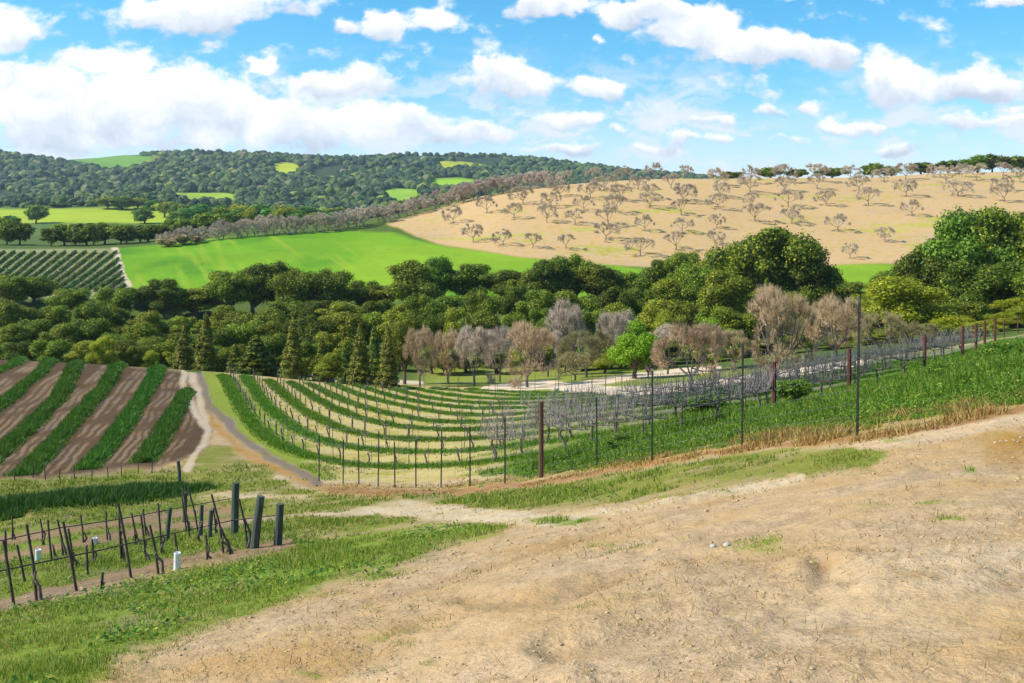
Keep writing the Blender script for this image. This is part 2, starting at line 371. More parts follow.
SL = [[(-20,378),(0,371),(20,363),(36,356)],[(-30,428),(0,406),(25,384),(48,369),(71,358)],[(-40,490),(0,453),(41,415),(68,388),(98,362)],[(20,476),(62,434),(94,398),(114,378),(132,365)],[(86,470),(123,427),(144,395),(158,374),(163,367)],[(143,463),(164,431),(178,408),(187,391)]]
def _res(l, n=9):
    P = np.array(l, float); d = np.concatenate([[0], np.cumsum(np.hypot(*np.diff(P, axis=0).T))]); t = np.linspace(0, d[-1], n)
    return np.stack([np.interp(t, d, P[:, 0]), np.interp(t, d, P[:, 1])], 1)
FURROWS = [_res(a) * (1 - w) + _res(b) * w for a, b in zip(SL[:-1], SL[1:]) for w in (.34, .50, .66)] + [_res(SL[-1]) + (w, 4) for w in (13, 20)]
def zones(x, y):
    """bare-ground colour, plant colour, plant cover and zone id at points of the ground"""
    n = x.shape
    yy = np.maximum(y, 2.2); u = CX + F * x / yy; r = dip(u, yy)
    u = u + 9 * fbm(u / 26, r / 12, 71, 3); r = r + (5 * sstep(395, 480, r) + 1.2) * fbm(u / 22, r / 9, 73, 3)
    A = np.empty(n + (3,)); B = np.empty(n + (3,)); g = np.full(n, .08); zid = np.zeros(n, int)
    A[:] = DIRT; B[:] = GRASS
    def lay(w, a=None, b=None, gg=None, z=None):
        if a is not None: A[:] = A * (1 - w[..., None]) + np.array(a) * w[..., None]
        if b is not None: B[:] = B * (1 - w[..., None]) + np.array(b) * w[..., None]
        if gg is not None: g[:] = g * (1 - w) + gg * w
        if z is not None: zid[w > 0.5] = z
    def pol(k, soft): return sstep(-soft, soft, poly_sd(POLY[k], u, r))
    def lin(k, hw, soft): return 1 - sstep(hw - soft, hw + soft, line_d(LINES[k], u, r))
    def gate(a, b): return ((y > a) & (y < b)).astype(float)
    fore = gate(-100, 48)
    # --- the near slope
    big = fbm(x / 5.5, y / 5.5, 81, 3)
    lay(fore * sstep(.05, .3, big) * .4, (.42, .285, .155))
    tr_ = tracks(x, y); lay(fore * sstep(.012, .045, tr_) * .7, (.33, .22, .12))
    lay(fore * sstep(.06, .22, fbm(x / 1.3, y / .9, 85, 4)) * .2, (.38, .255, .135))
    lay(fore * sstep(.08, .3, fbm(x / 3.1 + 9, y / 3.1, 83, 3)) * .5, (.52, .40, .26))
    lay(fore * pol('slope_grass', 16), (.33, .235, .105), None, .66)
    lay(fore * pol('meadow', 8), (.36, .255, .115), (.175, .185, .03), .60)
    lay(fore * pol('headland', 5), (.30, .22, .10), (.18, .185, .03), .62)
    lay(fore * pol('young', 6), (.22, .155, .075), (.15, .19, .026), .64)
    for k, hw in (('soil_front', 5), ('soil_mid', 3.4), ('soil_back', 3.5)): lay(fore * lin(k, hw, 4), (.25, .165, .095), None, .14)
    for k, hw in (('cart_a', 4.2), ('cart_b', 3.6), ('cart_c', 2.4)):
        wv = sstep(-.25, .12, fbm(x / 4 + 3, y / 4, 87, 3)); lay(fore * lin(k, hw, 3) * wv, (.50, .39, .245), None, .08)
    lay(fore * lin('cart_d', 7, 5), (.50, .36, .21), None, .08)
    for (pu, pr, ru, rv, s) in PATCH:
        d = np.hypot((u - pu) / ru, (r - pr) / rv); lay(fore * (1 - sstep(.2, 1.35, d)), None, None, max(s * .85, .1))
    for (pu, pr, ru, rv, s) in ORANGE:
        d = np.hypot((u - pu) / ru, (r - pr) / rv); lay(fore * (1 - sstep(.4, 1.2, d)) * s, (.33, .185, .055))
    # --- vineyard blocks
    lay(gate(36, 98) * pol('tilled', 4), (.088, .053, .028), (.09, .12, .03), .14, 4)
    tw_ = gate(36, 98) * (poly_sd(POLY['tilled'], u, r) > 2)
    for ln_ in FURROWS: lay(tw_ * (1 - sstep(.5, 2.2, line_d(ln_, u, r))) * sstep(-.25, .1, fbm(x / 1.2, y / 2.5, 86, 3)), (.20, .135, .08))
    rb = gate(24, 100) * pol('rightblock', 3)
    lay(rb, (.45, .35, .135), (.15, .185, .025), .32)
    lay(rb * (1 - sstep(205, 262, u - (r - 372) * .9)), None, (.21, .25, .03), .85)       # lush margin beside the track
    lay(rb * sstep(430, 560, u) * (1 - sstep(600, 680, u)), (.32, .27, .13), (.12, .17, .03), .55)
    lay(rb * sstep(580, 680, u), (.20, .17, .125), (.11, .15, .045), .55)
    lay(gate(24, 100) * lin('orange_edge', 4.5, 3.5), (.36, .21, .08), None, .25)
    lay(gate(24, 100) * lin('edge_track', 4.2, 2.4), (.19, .145, .105), (.16, .17, .04), .28, 5)
    for k in ('rut_a', 'rut_b'): lay(gate(36, 100) * lin(k, 3.6, 2), (.45, .35, .24), None, .12, 5)
    lay(gate(9, 110) * pol('verge', 4), (.2, .16, .07), (.075, .165, .016), .95)
    lay(gate(9, 60) * pol('drybank', 4), (.40, .265, .10), (.36, .25, .09), .5)
    lay(gate(9, 60) * lin('red_edge', 2.4, 2), (.31, .165, .07), None, .08)
    # --- the valley floor behind
    w = sstep(97, 101, y) * (1 - sstep(400, 420, y)); w = np.maximum(w, np.maximum(gate(80, 405), gate(48, 405) * (u > 600)) * (poly_sd(POLY['rightblock'], u, r) < -1) * (poly_sd(POLY['tilled'], u, r) < -1) * 1.0)
    lay(w, (.16, .12, .06), (.075, .115, .02), .8)
    lawn = sstep(366, 370, r) * (1 - sstep(396, 399, r)) * sstep(400, 440, u) * (1 - sstep(840, 900, u)) * gate(74, 122)
    lay(lawn * (poly_sd(POLY['rightblock'], u, r) < 0), (.36, .28, .12), (.21, .25, .025), .68)
    gv = np.maximum(gate(60, 125) * lin('gravel', 4.3, .9), gate(80, 125) * lin('gravel_branch', 3.2, .9))
    lay(gv, (.66, .52, .37), None, .03, 1)
    lay(gate(76, 112) * lin('pale_edge', 1.8, 1.2), (.52, .45, .30), None, .1)
    # --- far slopes
    f = gate(186, 330) * pol('field', 1.6)
    lay(f, (.15, .27, .013), (.135, .285, .010), .80, 2)
    lay(f * sstep(-.05, .3, fbm(x / 9, y / 14, 92, 4)) * .9, None, (.07, .20, .010))
    lay(f * sstep(.05, .3, fbm((x + .4 * y) / 2.5, (y - .4 * x) / 60, 94, 3)) * .8, None, (.22, .32, .02))
    lay(f * sstep(-.02, .25, fbm(x / 26, y / 60, 91, 2)) * .8, None, (.21, .335, .016))
    fv = gate(188, 262) * pol('farvine', 1.5)
    lay(fv, (.27, .25, .13), (.11, .17, .03), .42, 4)
    lay(gate(186, 262) * lin('far_track', 3.0, 1.2), (.52, .42, .28), None, 0., 5)
    orc = gate(228, 428) * np.maximum(pol('orchard', 1.6), sstep(352, 372, y) * sstep(500, 560, u))
    lay(orc, (.50, .335, .165), (.36, .31, .05), .27, 3)
    lay(orc * sstep(.1, .3, fbm(x / 30, y / 12, 93, 3)), (.46, .32, .165))
    lay(orc * sstep(.12, .3, fbm(x / 22 + 5, y / 7, 95, 3)), None, (.36, .34, .05), .62)
    far = sstep(395, 425, y) * (1 - orc)
    lay(far, (.14, .12, .05), (.08, .135, .022), .9)
    lay(gate(560, 900) * sstep(0, 2, np.minimum(r - 208, 224 - r)) * (1 - sstep(250, 330, u)), None, (.30, .37, .02), 1.)
    lay(sstep(860, 960, y), (.05, .06, .03), (.035, .06, .02), .8)
    for (pu, pr, ru, rv, c) in MEADOWS:
        d = np.hypot((u - pu) / ru, (r - pr) / rv); lay((1 - sstep(.8, 1.15, d)) * gate(700, 2400), c, c, 1.)
    return A, B, np.clip(g, 0, 1), zid, u, r
MEADOWS = [(104,160,52,8,(.13,.25,.03)),(285,168,14,5,(.40,.44,.02)),(330,180,9,4,(.30,.40,.03)),(448,167,12,4,(.38,.40,.03)),(470,165,15,4,(.36,.39,.03)),(452,187,34,8,(.26,.42,.02)),(400,197,22,4,(.22,.36,.03)),(435,160,8,3,(.25,.33,.04)),(352,192,10,5,(.2,.32,.03)),(205,200,34,6,(.26,.36,.03)),(20,162,22,3,(.10,.19,.04)),(150,196,30,5,(.24,.34,.03)),(245,193,10,3,(.2,.3,.04))]

def ground_mat():
    m, nt, out = new_mat('ground_cover')
    tc = node(nt, 'ShaderNodeTexCoord')
    def noi(scale, det, rough=.6):
        n = node(nt, 'ShaderNodeTexNoise'); n.inputs['Scale'].default_value = scale; n.inputs['Detail'].default_value = det; n.inputs['Roughness'].default_value = rough
        nt.links.new(tc.outputs['Object'], n.inputs['Vector']); return n.outputs[0]
    n1 = noi(.55, 6, .62); n2 = noi(4.2, 6, .65); n3 = noi(26, 4, .7); n4 = noi(.05, 3)
    a = node(nt, 'ShaderNodeAttribute', attribute_name='soil'); b = node(nt, 'ShaderNodeAttribute', attribute_name='plant'); c = node(nt, 'ShaderNodeAttribute', attribute_name='cover')
    s = mathn(nt, 'ADD', mathn(nt, 'MULTIPLY', n1, .55), mathn(nt, 'ADD', mathn(nt, 'MULTIPLY', n2, .30), mathn(nt, 'MULTIPLY', n3, .15)))
    s = mathn(nt, 'MULTIPLY', mathn(nt, 'SUBTRACT', s, .5), 2.6)
    t = mathn(nt, 'ADD', c.outputs['Fac'], s)
    mr = node(nt, 'ShaderNodeMapRange', interpolation_type='SMOOTHSTEP'); mr.inputs[1].default_value = .32; mr.inputs[2].default_value = .68
    nt.links.new(t, mr.inputs[0])
    # the soil: clods, grit and dry crumbs in its own tints
    soil = mixc(nt, ramp(nt, n3, [(.30, (0, 0, 0)), (.72, (1, 1, 1))]), a.outputs['Color'], a.outputs['Color'])
    hs = node(nt, 'ShaderNodeHueSaturation'); nt.links.new(a.outputs['Color'], hs.inputs['Color'])
    v = mathn(nt, 'ADD', mathn(nt, 'MULTIPLY', n2, 1.0), mathn(nt, 'MULTIPLY', n3, .9))
    v = mathn(nt, 'ADD', v, mathn(nt, 'MULTIPLY', n1, .5))
    nt.links.new(mathn(nt, 'SUBTRACT', v, .2), hs.inputs['Value'])
    nt.links.new(mathn(nt, 'MULTIPLY_ADD', n1, .7, .68), hs.inputs['Saturation'])
    hp = node(nt, 'ShaderNodeHueSaturation'); nt.links.new(b.outputs['Color'], hp.inputs['Color'])
    nt.links.new(mathn(nt, 'ADD', mathn(nt, 'ADD', mathn(nt, 'MULTIPLY', n2, .9), mathn(nt, 'MULTIPLY', n3, .5)), mathn(nt, 'MULTIPLY_ADD', n4, .5, .05)), hp.inputs['Value'])
    nt.links.new(mathn(nt, 'MULTIPLY_ADD', n1, -.10, .55), hp.inputs['Hue'])
    pm = mathn(nt, 'ADD', mathn(nt, 'MULTIPLY', n1, .5), mathn(nt, 'ADD', mathn(nt, 'MULTIPLY', n2, .32), mathn(nt, 'MULTIPLY', n3, .18)))
    pr_ = node(nt, 'ShaderNodeMapRange', interpolation_type='SMOOTHSTEP'); pr_.inputs[1].default_value = .50; pr_.inputs[2].default_value = .60; pr_.inputs[4].default_value = .38; nt.links.new(pm, pr_.inputs[0])
    brown = mixc(nt, 1.0, hs.outputs[0], (.62, .50, .34), 'MULTIPLY')
    soilc = mixc(nt, pr_.outputs[0], hs.outputs[0], brown)
    col = mixc(nt, mr.outputs[0], soilc, hp.outputs[0])
    p = node(nt, 'ShaderNodeBsdfPrincipled'); p.inputs['Roughness'].default_value = .95; p.inputs['Specular IOR Level'].default_value = .1
    nt.links.new(col, p.inputs['Base Color'])
    bm = node(nt, 'ShaderNodeBump'); bm.inputs['Strength'].default_value = .8; bm.inputs['Distance'].default_value = .06
    nt.links.new(mathn(nt, 'ADD', n2, mathn(nt, 'MULTIPLY', n3, .45)), bm.inputs['Height']); nt.links.new(bm.outputs[0], p.inputs['Normal'])
    nt.links.new(p.outputs[0], out.inputs[0])
    return m
M_GROUND = ground_mat()

def grid_obj(X, Y, names, dz=None):
    Zz = Z(X, Y) if dz is None else Z(X, Y) + dz
    A, B, g, zid, u, r = zones(X, Y)
    nr, nc = X.shape
    idx = np.arange(nr * nc).reshape(nr, nc)
    q = np.stack([idx[:-1, :-1], idx[:-1, 1:], idx[1:, 1:], idx[1:, :-1]], -1).reshape(-1, 4)
    fz = zid[:-1, :-1].ravel()
    V = np.stack([X, Y, Zz], -1).reshape(-1, 3)
    for z, nm in names.items():
        k = q[fz == z]
        if not len(k): continue
        use, inv = np.unique(k.ravel(), return_inverse=True)
        me = mesh_np(nm, V[use], [inv.reshape(-1, 4)], M_GROUND, True)
        for an, dat in (('soil', A), ('plant', B)):
            at_ = me.attributes.new(an, 'FLOAT_COLOR', 'POINT')
            at_.data.foreach_set('color', np.concatenate([dat.reshape(-1, 3)[use], np.ones((len(use), 1))], 1).astype(np.float32).ravel())
        at_ = me.attributes.new('cover', 'FLOAT', 'POINT'); at_.data.foreach_set('value', g.ravel()[use].astype(np.float32))
        put(nm, me, kind='structure')

us = np.concatenate([np.arange(-2400, -300, 60), np.arange(-300, -40, 6), np.arange(-40, 1064, 2.0), np.arange(1064, 1324, 6), np.arange(1324, 3460, 60)])
ys = np.exp(np.arange(math.log(2.2), math.log(620), .0085))
ys = np.concatenate([np.array([-40, -20, -12, -7, -4, -2, -.5, .6, 1.5]), ys, [620.]])
wy = np.where(ys < 2.2, 2.2 + (2.2 - ys), ys)
grid_obj((us[None, :] - CX) / F * wy[:, None], np.broadcast_to(ys[:, None], (len(ys), len(us))).copy(),
         {0: 'ground', 1: 'gravel_road', 2: 'green_field', 3: 'orchard_slope', 4: 'tilled_soil', 5: 'dirt_track'})
us2 = np.concatenate([np.arange(-900, -300, 30), np.arange(-300, 1324, 3.0), np.arange(1324, 1930, 30)])
ys2 = np.exp(np.arange(math.log(612), math.log(4200), .010))
grid_obj((us2[None, :] - CX) / F * ys2[:, None], np.broadcast_to(ys2[:, None], (len(ys2), len(us2))).copy(), {0: 'distant_hills'},
         dz=-1.2 * (1 - sstep(612, 640, np.broadcast_to(ys2[:, None], (len(ys2), len(us2))))))

# ------------------------------------------------------------------ camera, sun, sky
cam = bpy.data.cameras.new('camera'); co = bpy.data.objects.new('camera', cam); COL.objects.link(co)
cam.sensor_width = 36; cam.lens = 36 * F / 1024; cam.shift_y = -(341.5 - HZ) / 1024
cam.clip_start = .05; cam.clip_end = 9000
co.location = (0, 0, 0); co.rotation_euler = (math.pi / 2, 0, 0); SC.camera = co

SUN_EL, SUN_AZ = 42.0, -99.0      # azimuth from +Y, clockwise: light from the left, a little behind the viewer
se, sa = math.radians(SUN_EL), math.radians(SUN_AZ)
sd = Vector((math.sin(sa) * math.cos(se), math.cos(sa) * math.cos(se), math.sin(se)))
L = bpy.data.lights.new('sun', 'SUN'); L.energy = 4.6; L.angle = math.radians(.5); L.color = (1, .945, .86)
lo = bpy.data.objects.new('sun', L); COL.objects.link(lo); lo.rotation_euler = (-sd).to_track_quat('-Z', 'Y').to_euler()

W = bpy.data.worlds.new('World'); SC.world = W; W.use_nodes = True
nt = W.node_tree; nt.nodes.clear()
wo = node(nt, 'ShaderNodeOutputWorld'); bg = node(nt, 'ShaderNodeBackground'); nt.links.new(bg.outputs[0], wo.inputs[0])
sky = node(nt, 'ShaderNodeTexSky', sky_type='NISHITA'); sky.sun_disc = False
sky.sun_elevation = se; sky.sun_rotation = sa; sky.air_density = 1.0; sky.dust_density = .4; sky.ozone_density = 2.0; sky.altitude = 300
bg.inputs['Strength'].default_value = .105
shs = node(nt, 'ShaderNodeHueSaturation'); shs.inputs['Hue'].default_value = .484; shs.inputs['Saturation'].default_value = 1.55; shs.inputs['Value'].default_value = 1.2
nt.links.new(sky.outputs[0], shs.inputs['Color'])
tc = node(nt, 'ShaderNodeTexCoord')
sx = node(nt, 'ShaderNodeSeparateXYZ'); nt.links.new(tc.outputs['Generated'], sx.inputs[0])
ay = mathn(nt, 'MAXIMUM', mathn(nt, 'ABSOLUTE', sx.outputs[1]), .08)
pu = mathn(nt, 'DIVIDE', sx.outputs[0], ay); pv = mathn(nt, 'DIVIDE', sx.outputs[2], ay)
cv = node(nt, 'ShaderNodeCombineXYZ'); nt.links.new(pu, cv.inputs[0]); nt.links.new(pv, cv.inputs[1])
# billows push the outlines of the clouds about
def wn(scale, det, rough, vec, stretch=None):
    n = node(nt, 'ShaderNodeTexNoise'); n.inputs['Scale'].default_value = scale; n.inputs['Detail'].default_value = det; n.inputs['Roughness'].default_value = rough
    if stretch:
        mp = node(nt, 'ShaderNodeMapping'); mp.inputs['Scale'].default_value = stretch; nt.links.new(vec, mp.inputs[0]); vec = mp.outputs[0]
    nt.links.new(vec, n.inputs['Vector']); return n
wz = wn(13, 5, .55, cv.outputs[0])
va = node(nt, 'ShaderNodeVectorMath', operation='SUBTRACT'); nt.links.new(wz.outputs['Color'], va.inputs[0]); va.inputs[1].default_value = (.5, .5, .5)
vs = node(nt, 'ShaderNodeVectorMath', operation='MULTIPLY'); nt.links.new(va.outputs[0], vs.inputs[0]); vs.inputs[1].default_value = (.10, .06, 0)
vp = node(nt, 'ShaderNodeVectorMath', operation='ADD'); nt.links.new(cv.outputs[0], vp.inputs[0]); nt.links.new(vs.outputs[0], vp.inputs[1])
# (bearing, height row, half width, half height, weight) of every cloud bank
CLOUDS = [(110,122,230,34,.72),(330,130,170,24,.66),(40,74,110,20,.6),(5,30,50,28,1),(205,8,105,24,1),(105,58,62,16,.9),(60,100,110,38,1.1),(175,98,100,38,1.1),(258,110,62,26,1),(20,125,120,22,.9),(335,80,58,17,1),(262,60,18,8,.8),(388,20,30,22,1),(340,15,18,12,.8),(440,18,38,16,.8),(505,82,48,20,1),(598,84,34,13,.9),(480,72,14,18,.7),
 (380,118,75,22,.8),(470,130,60,18,.75),(330,135,90,16,.8),(150,142,180,12,.6),(560,118,42,10,.7),(612,128,30,9,.6),(640,145,40,9,.6),(700,140,30,8,.6),(560,148,50,8,.6),
 (700,28,48,30,1.05),(740,48,70,26,1.1),(805,50,52,16,1),(640,8,48,14,1),(560,4,55,10,.9),(600,32,12,7,.6),(900,76,46,26,1.1),(990,80,46,19,1),(1060,82,50,20,1),(848,124,34,11,.9),(812,108,16,10,.6),(715,122,20,7,.7),(770,116,22,6,.55),(985,118,55,11,.75),(1010,105,30,8,.6),(1015,4,35,9,.9),(790,145,50,7,.5),(890,150,40,6,.45),
 (-90,60,90,40,1),(-180,110,120,30,1),(1150,40,70,26,1),(1230,110,90,20,.9),(-60,-60,130,40,1),(400,-90,160,44,1),(800,-110,180,40,1),(1150,-80,120,30,1)]
num = den = None; fmax = None
for (cu, cr, ru, rv, wt) in CLOUDS:
    s1 = node(nt, 'ShaderNodeVectorMath', operation='MULTIPLY_ADD')
    nt.links.new(vp.outputs[0], s1.inputs[0]); s1.inputs[1].default_value = (F / ru, F / rv, 0); s1.inputs[2].default_value = (-(cu - CX) / ru, -(HZ - cr) / rv, 0)
    ln = node(nt, 'ShaderNodeVectorMath', operation='LENGTH'); nt.links.new(s1.outputs[0], ln.inputs[0])
    f = mathn(nt, 'MULTIPLY', mathn(nt, 'MAXIMUM', mathn(nt, 'SUBTRACT', 1.35, ln.outputs['Value']), 0), wt)
    sy = node(nt, 'ShaderNodeSeparateXYZ'); nt.links.new(s1.outputs[0], sy.inputs[0])
    fv = mathn(nt, 'MULTIPLY', f, sy.outputs[1])
    num = fv if num is None else mathn(nt, 'ADD', num, fv); den = f if den is None else mathn(nt, 'ADD', den, f)
    fmax = f if fmax is None else mathn(nt, 'SMOOTH_MAX', fmax, f, .25)
hl = mathn(nt, 'DIVIDE', num, mathn(nt, 'ADD', den, .02))            # height inside the cloud, -1 base .. 1 top
nb = wn(22, 8, .6, cv.outputs[0], (1, 1.5, 1)).outputs[0]
dens = mathn(nt, 'ADD', fmax, mathn(nt, 'MULTIPLY', mathn(nt, 'SUBTRACT', nb, .5), 1.85))
mr = node(nt, 'ShaderNodeMapRange', interpolation_type='SMOOTHSTEP'); mr.inputs[1].default_value = .24; mr.inputs[2].default_value = .66; nt.links.new(dens, mr.inputs[0])
# thin veil low over the horizon and faint streaks higher up
nv = wn(5, 6, .6, cv.outputs[0], (1, 5, 1)).outputs[0]
vm = node(nt, 'ShaderNodeMapRange', interpolation_type='SMOOTHSTEP'); vm.inputs[1].default_value = .42; vm.inputs[2].default_value = .75; nt.links.new(nv, vm.inputs[0])
hz = node(nt, 'ShaderNodeMapRange'); hz.inputs[1].default_value = .06; hz.inputs[2].default_value = .22; hz.inputs[3].default_value = .8; hz.inputs[4].default_value = .10; nt.links.new(pv, hz.inputs[0])
veil = mathn(nt, 'MULTIPLY', vm.outputs[0], hz.outputs[0])
base = node(nt, 'ShaderNodeMapRange'); base.inputs[1].default_value = .04; base.inputs[2].default_value = .16; base.inputs[3].default_value = .78; base.inputs[4].default_value = .05; nt.links.new(pv, base.inputs[0])
veil = mathn(nt, 'MAXIMUM', veil, base.outputs[0])
nl_ = wn(9, 8, .62, vp.outputs[0], (1, 2.6, 1)).outputs[0]           # broken low cloud towards the horizon
lm = node(nt, 'ShaderNodeMapRange', interpolation_type='SMOOTHSTEP'); lm.inputs[1].default_value = .42; lm.inputs[2].default_value = .61; nt.links.new(nl_, lm.inputs[0])
lh = node(nt, 'ShaderNodeMapRange', interpolation_type='SMOOTHSTEP'); lh.inputs[1].default_value = .12; lh.inputs[2].default_value = .225; lh.inputs[3].default_value = .95; lh.inputs[4].default_value = .0; nt.links.new(pv, lh.inputs[0])
veil = mathn(nt, 'MAXIMUM', veil, mathn(nt, 'MULTIPLY', lm.outputs[0], lh.outputs[0]))
nc = wn(17, 7, .62, vp.outputs[0]).outputs[0]
lt = mathn(nt, 'ADD', mathn(nt, 'MULTIPLY_ADD', hl, .6, .56), mathn(nt, 'MULTIPLY', mathn(nt, 'SUBTRACT', nc, .5), 1.9))
ccol = ramp(nt, lt, [(0, (.54, .61, .72)), (.36, (.75, .80, .88)), (.70, (1, 1, 1))])
cmul = node(nt, 'ShaderNodeVectorMath', operation='SCALE'); nt.links.new(ccol, cmul.inputs[0]); cmul.inputs['Scale'].default_value = 7.3
vmul = node(nt, 'ShaderNodeVectorMath', operation='SCALE'); vmul.inputs[0].default_value = (.88, .93, 1); vmul.inputs['Scale'].default_value = 6.6
c1 = mixc(nt, veil, shs.outputs[0], vmul.outputs[0])
c2 = mixc(nt, mr.outputs[0], c1, cmul.outputs[0])
nt.links.new(c2, bg.inputs['Color'])
W.cycles.sampling_method = 'MANUAL'; W.cycles.sample_map_resolution = 512

SC.view_settings.view_transform = 'Standard'; SC.view_settings.look = 'None'; SC.view_settings.gamma = 1
SC.view_settings.use_curve_mapping = False; SC.view_settings.exposure = .62
SC.cycles.use_denoising = True; SC.cycles.max_bounces = 5; SC.cycles.diffuse_bounces = 2; SC.cycles.transparent_max_bounces = 4; SC.cycles.caustics_reflective = False; SC.cycles.caustics_refractive = False

hb = MB(); x0, x1, y0, y1, z0, z1 = -6200., 6400., -48., 4260., -40., 330.
hb.add([(x0,y0,z0),(x1,y0,z0),(x1,y1,z0),(x0,y1,z0),(x0,y0,z1),(x1,y0,z1),(x1,y1,z1),(x0,y1,z1)], [(3,2,1,0),(4,5,6,7),(0,1,5,4),(1,2,6,5),(2,3,7,6),(3,0,4,7)])
hm, hnt, hout = new_mat('haze'); pvn = node(hnt, 'ShaderNodeVolumePrincipled'); pvn.inputs['Color'].default_value = (.62, .80, 1, 1); pvn.inputs['Density'].default_value = HAZE; pvn.inputs['Anisotropy'].default_value = .2
hnt.links.new(pvn.outputs[0], hout.inputs['Volume'])
tag(put('haze', hb.mesh('haze', hm)), 'thin bluish haze over the whole valley and hills', 'haze', kind='stuff')
# ------------------------------------------------------------------ plant materials
M_BARK = rough_mat('bark', (.07, .05, .035), (.16, .12, .085), 5, .95, .6, stretch=(3, 3, .6))
M_GREYBARK = rough_mat('grey_bark', (.055, .045, .04), (.13, .105, .09), 6, .95, .6, stretch=(3, 3, .6))
M_OAK = leaf_mat('oak_leaves', [(0, (.035, .065, .007)), (.45, (.11, .175, .012)), (.8, (.23, .30, .018)), (1, (.46, .48, .035))], .42, objvar=.38, huevar=.010)
M_OLIVE = leaf_mat('olive_leaves', [(0, (.06, .09, .010)), (.5, (.19, .235, .014)), (1, (.46, .46, .035))], .42, objvar=.35, huevar=.012)
M_GREEN = leaf_mat('fresh_green_leaves', [(0, (.05, .12, .010)), (.5, (.12, .26, .016)), (1, (.25, .40, .03))], .35, objvar=.2)
M_YELLOW = leaf_mat('spring_yellow_leaves', [(0, (.15, .19, .010)), (.5, (.31, .35, .015)), (1, (.50, .50, .03))], .38, objvar=.15, huevar=.008)
M_VIVID = leaf_mat('vivid_spring_leaves', [(0, (.10, .19, .008)), (.5, (.22, .40, .012)), (1, (.40, .58, .025))], .4, objvar=.03, huevar=.004)
M_CONIFER = leaf_mat('conifer_needles', [(0, (.045, .065, .012)), (.45, (.095, .145, .014)), (.75, (.22, .245, .02)), (1, (.38, .34, .035))], .3, objvar=.2)
M_TWIG_PINK = leaf_mat('pink_brown_twigs', [(0, (.27, .175, .09)), (.5, (.47, .325, .185)), (1, (.64, .475, .30))], 0, .9, objvar=.12, huevar=.008)
M_TWIG_GREY = leaf_mat('grey_twigs', [(0, (.30, .225, .155)), (.5, (.52, .41, .30)), (1, (.72, .60, .47))], 0, .9, objvar=.12, huevar=.008)
M_TWIG_OLIVE = leaf_mat('olive_brown_twigs', [(0, (.18, .15, .055)), (.5, (.32, .26, .12)), (1, (.44, .38, .18))], 0, .9, objvar=.12, huevar=.008)
M_TWIG_ORCH = leaf_mat('orchard_twigs', [(0, (.28, .21, .135)), (.5, (.48, .385, .265)), (1, (.64, .54, .41))], 0, .9, objvar=.12, huevar=.008)
M_TWIG_HEDGE = leaf_mat('hedge_twigs', [(0, (.36, .27, .19)), (.5, (.56, .45, .34)), (1, (.72, .62, .50))], 0, .9, objvar=.15, huevar=.008)
M_HEDGEBARK = rough_mat('hedge_bark', (.13, .10, .08), (.25, .2, .16), 6, .95, .6)
M_GOLD = leaf_mat('dry_gold_leaves', [(0, (.30, .2, .08)), (1, (.6, .46, .22))], .2, objvar=.15)
M_BLADE = leaf_mat('grass_blades', [(0, (.06, .12, .010)), (.45, (.14, .23, .014)), (.8, (.26, .31, .024)), (1, (.42, .34, .10))], .3, objvar=0, huevar=0)
M_WEED = leaf_mat('lush_weeds', [(0, (.035, .095, .008)), (.5, (.10, .215, .013)), (.85, (.20, .30, .02)), (1, (.36, .36, .05))], .3, objvar=0, huevar=0)
M_STRIP = leaf_mat('cover_crop', [(0, (.022, .075, .006)), (.5, (.055, .165, .010)), (1, (.12, .25, .016))], .3, objvar=.12, huevar=.01)
M_STRIPR = leaf_mat('row_grass', [(0, (.04, .105, .008)), (.5, (.10, .225, .013)), (1, (.21, .32, .02))], .3, objvar=.12, huevar=.01)
M_DENSE = leaf_mat('dense_crop', [(0, (.012, .040, .006)), (.5, (.032, .095, .010)), (1, (.08, .17, .016))], .25, objvar=.05, huevar=.005)
M_DRY = leaf_mat('dry_straw', [(0, (.17, .085, .022)), (.4, (.33, .19, .055)), (.8, (.48, .33, .11)), (1, (.30, .30, .05))], .3, objvar=0, huevar=0)

def rand_dirs(n, rng):
    d = rng.normal(size=(n, 3)); return d / np.linalg.norm(d, axis=1, keepdims=True)

def leaf_quads(P, Nn, size, rng, aspect=.6):
    n = len(P); r = rng.normal(size=(n, 3))
    t = r - (r * Nn).sum(1, keepdims=True) * Nn; t /= np.linalg.norm(t, axis=1, keepdims=True) + 1e-9
    b = np.cross(Nn, t); s = (size * rng.uniform(.6, 1.45, n))[:, None]
    V = np.stack([P + t * s, P + b * s * aspect, P - t * s, P - b * s * aspect], 1).reshape(-1, 3)
    return V, np.arange(4 * n).reshape(n, 4)

def lobes_crown(rng, lobes, n, size, drop=.68, fluff=.34):
    C = np.array([l[0] for l in lobes]); R = np.array([l[1] for l in lobes])
    area = (R[:, 0] * R[:, 1] + R[:, 0] * R[:, 2]); k = rng.choice(len(lobes), int(n * 1.7), p=area / area.sum())
    d = rand_dirs(len(k), rng)
    rad = 1 - np.abs(rng.normal(0, fluff, len(k))) + rng.normal(0, .13, len(k))
    P = C[k] + d * R[k] * rad[:, None]
    keep = np.ones(len(k), bool)
    for i in range(len(lobes)):
        q = np.linalg.norm((P - C[i]) / R[i], axis=1); keep &= (k == i) | (q > drop)
    keep &= rng.uniform(size=len(k)) < np.where(d[:, 2] < -.35, .55, 1)
    P = P[keep][:n]; d = d[keep][:n]
    Nn = d + rng.normal(0, .55, d.shape) + np.array([0, 0, .25]); Nn /= np.linalg.norm(Nn, axis=1, keepdims=True)
    return leaf_quads(P, Nn, size, rng)

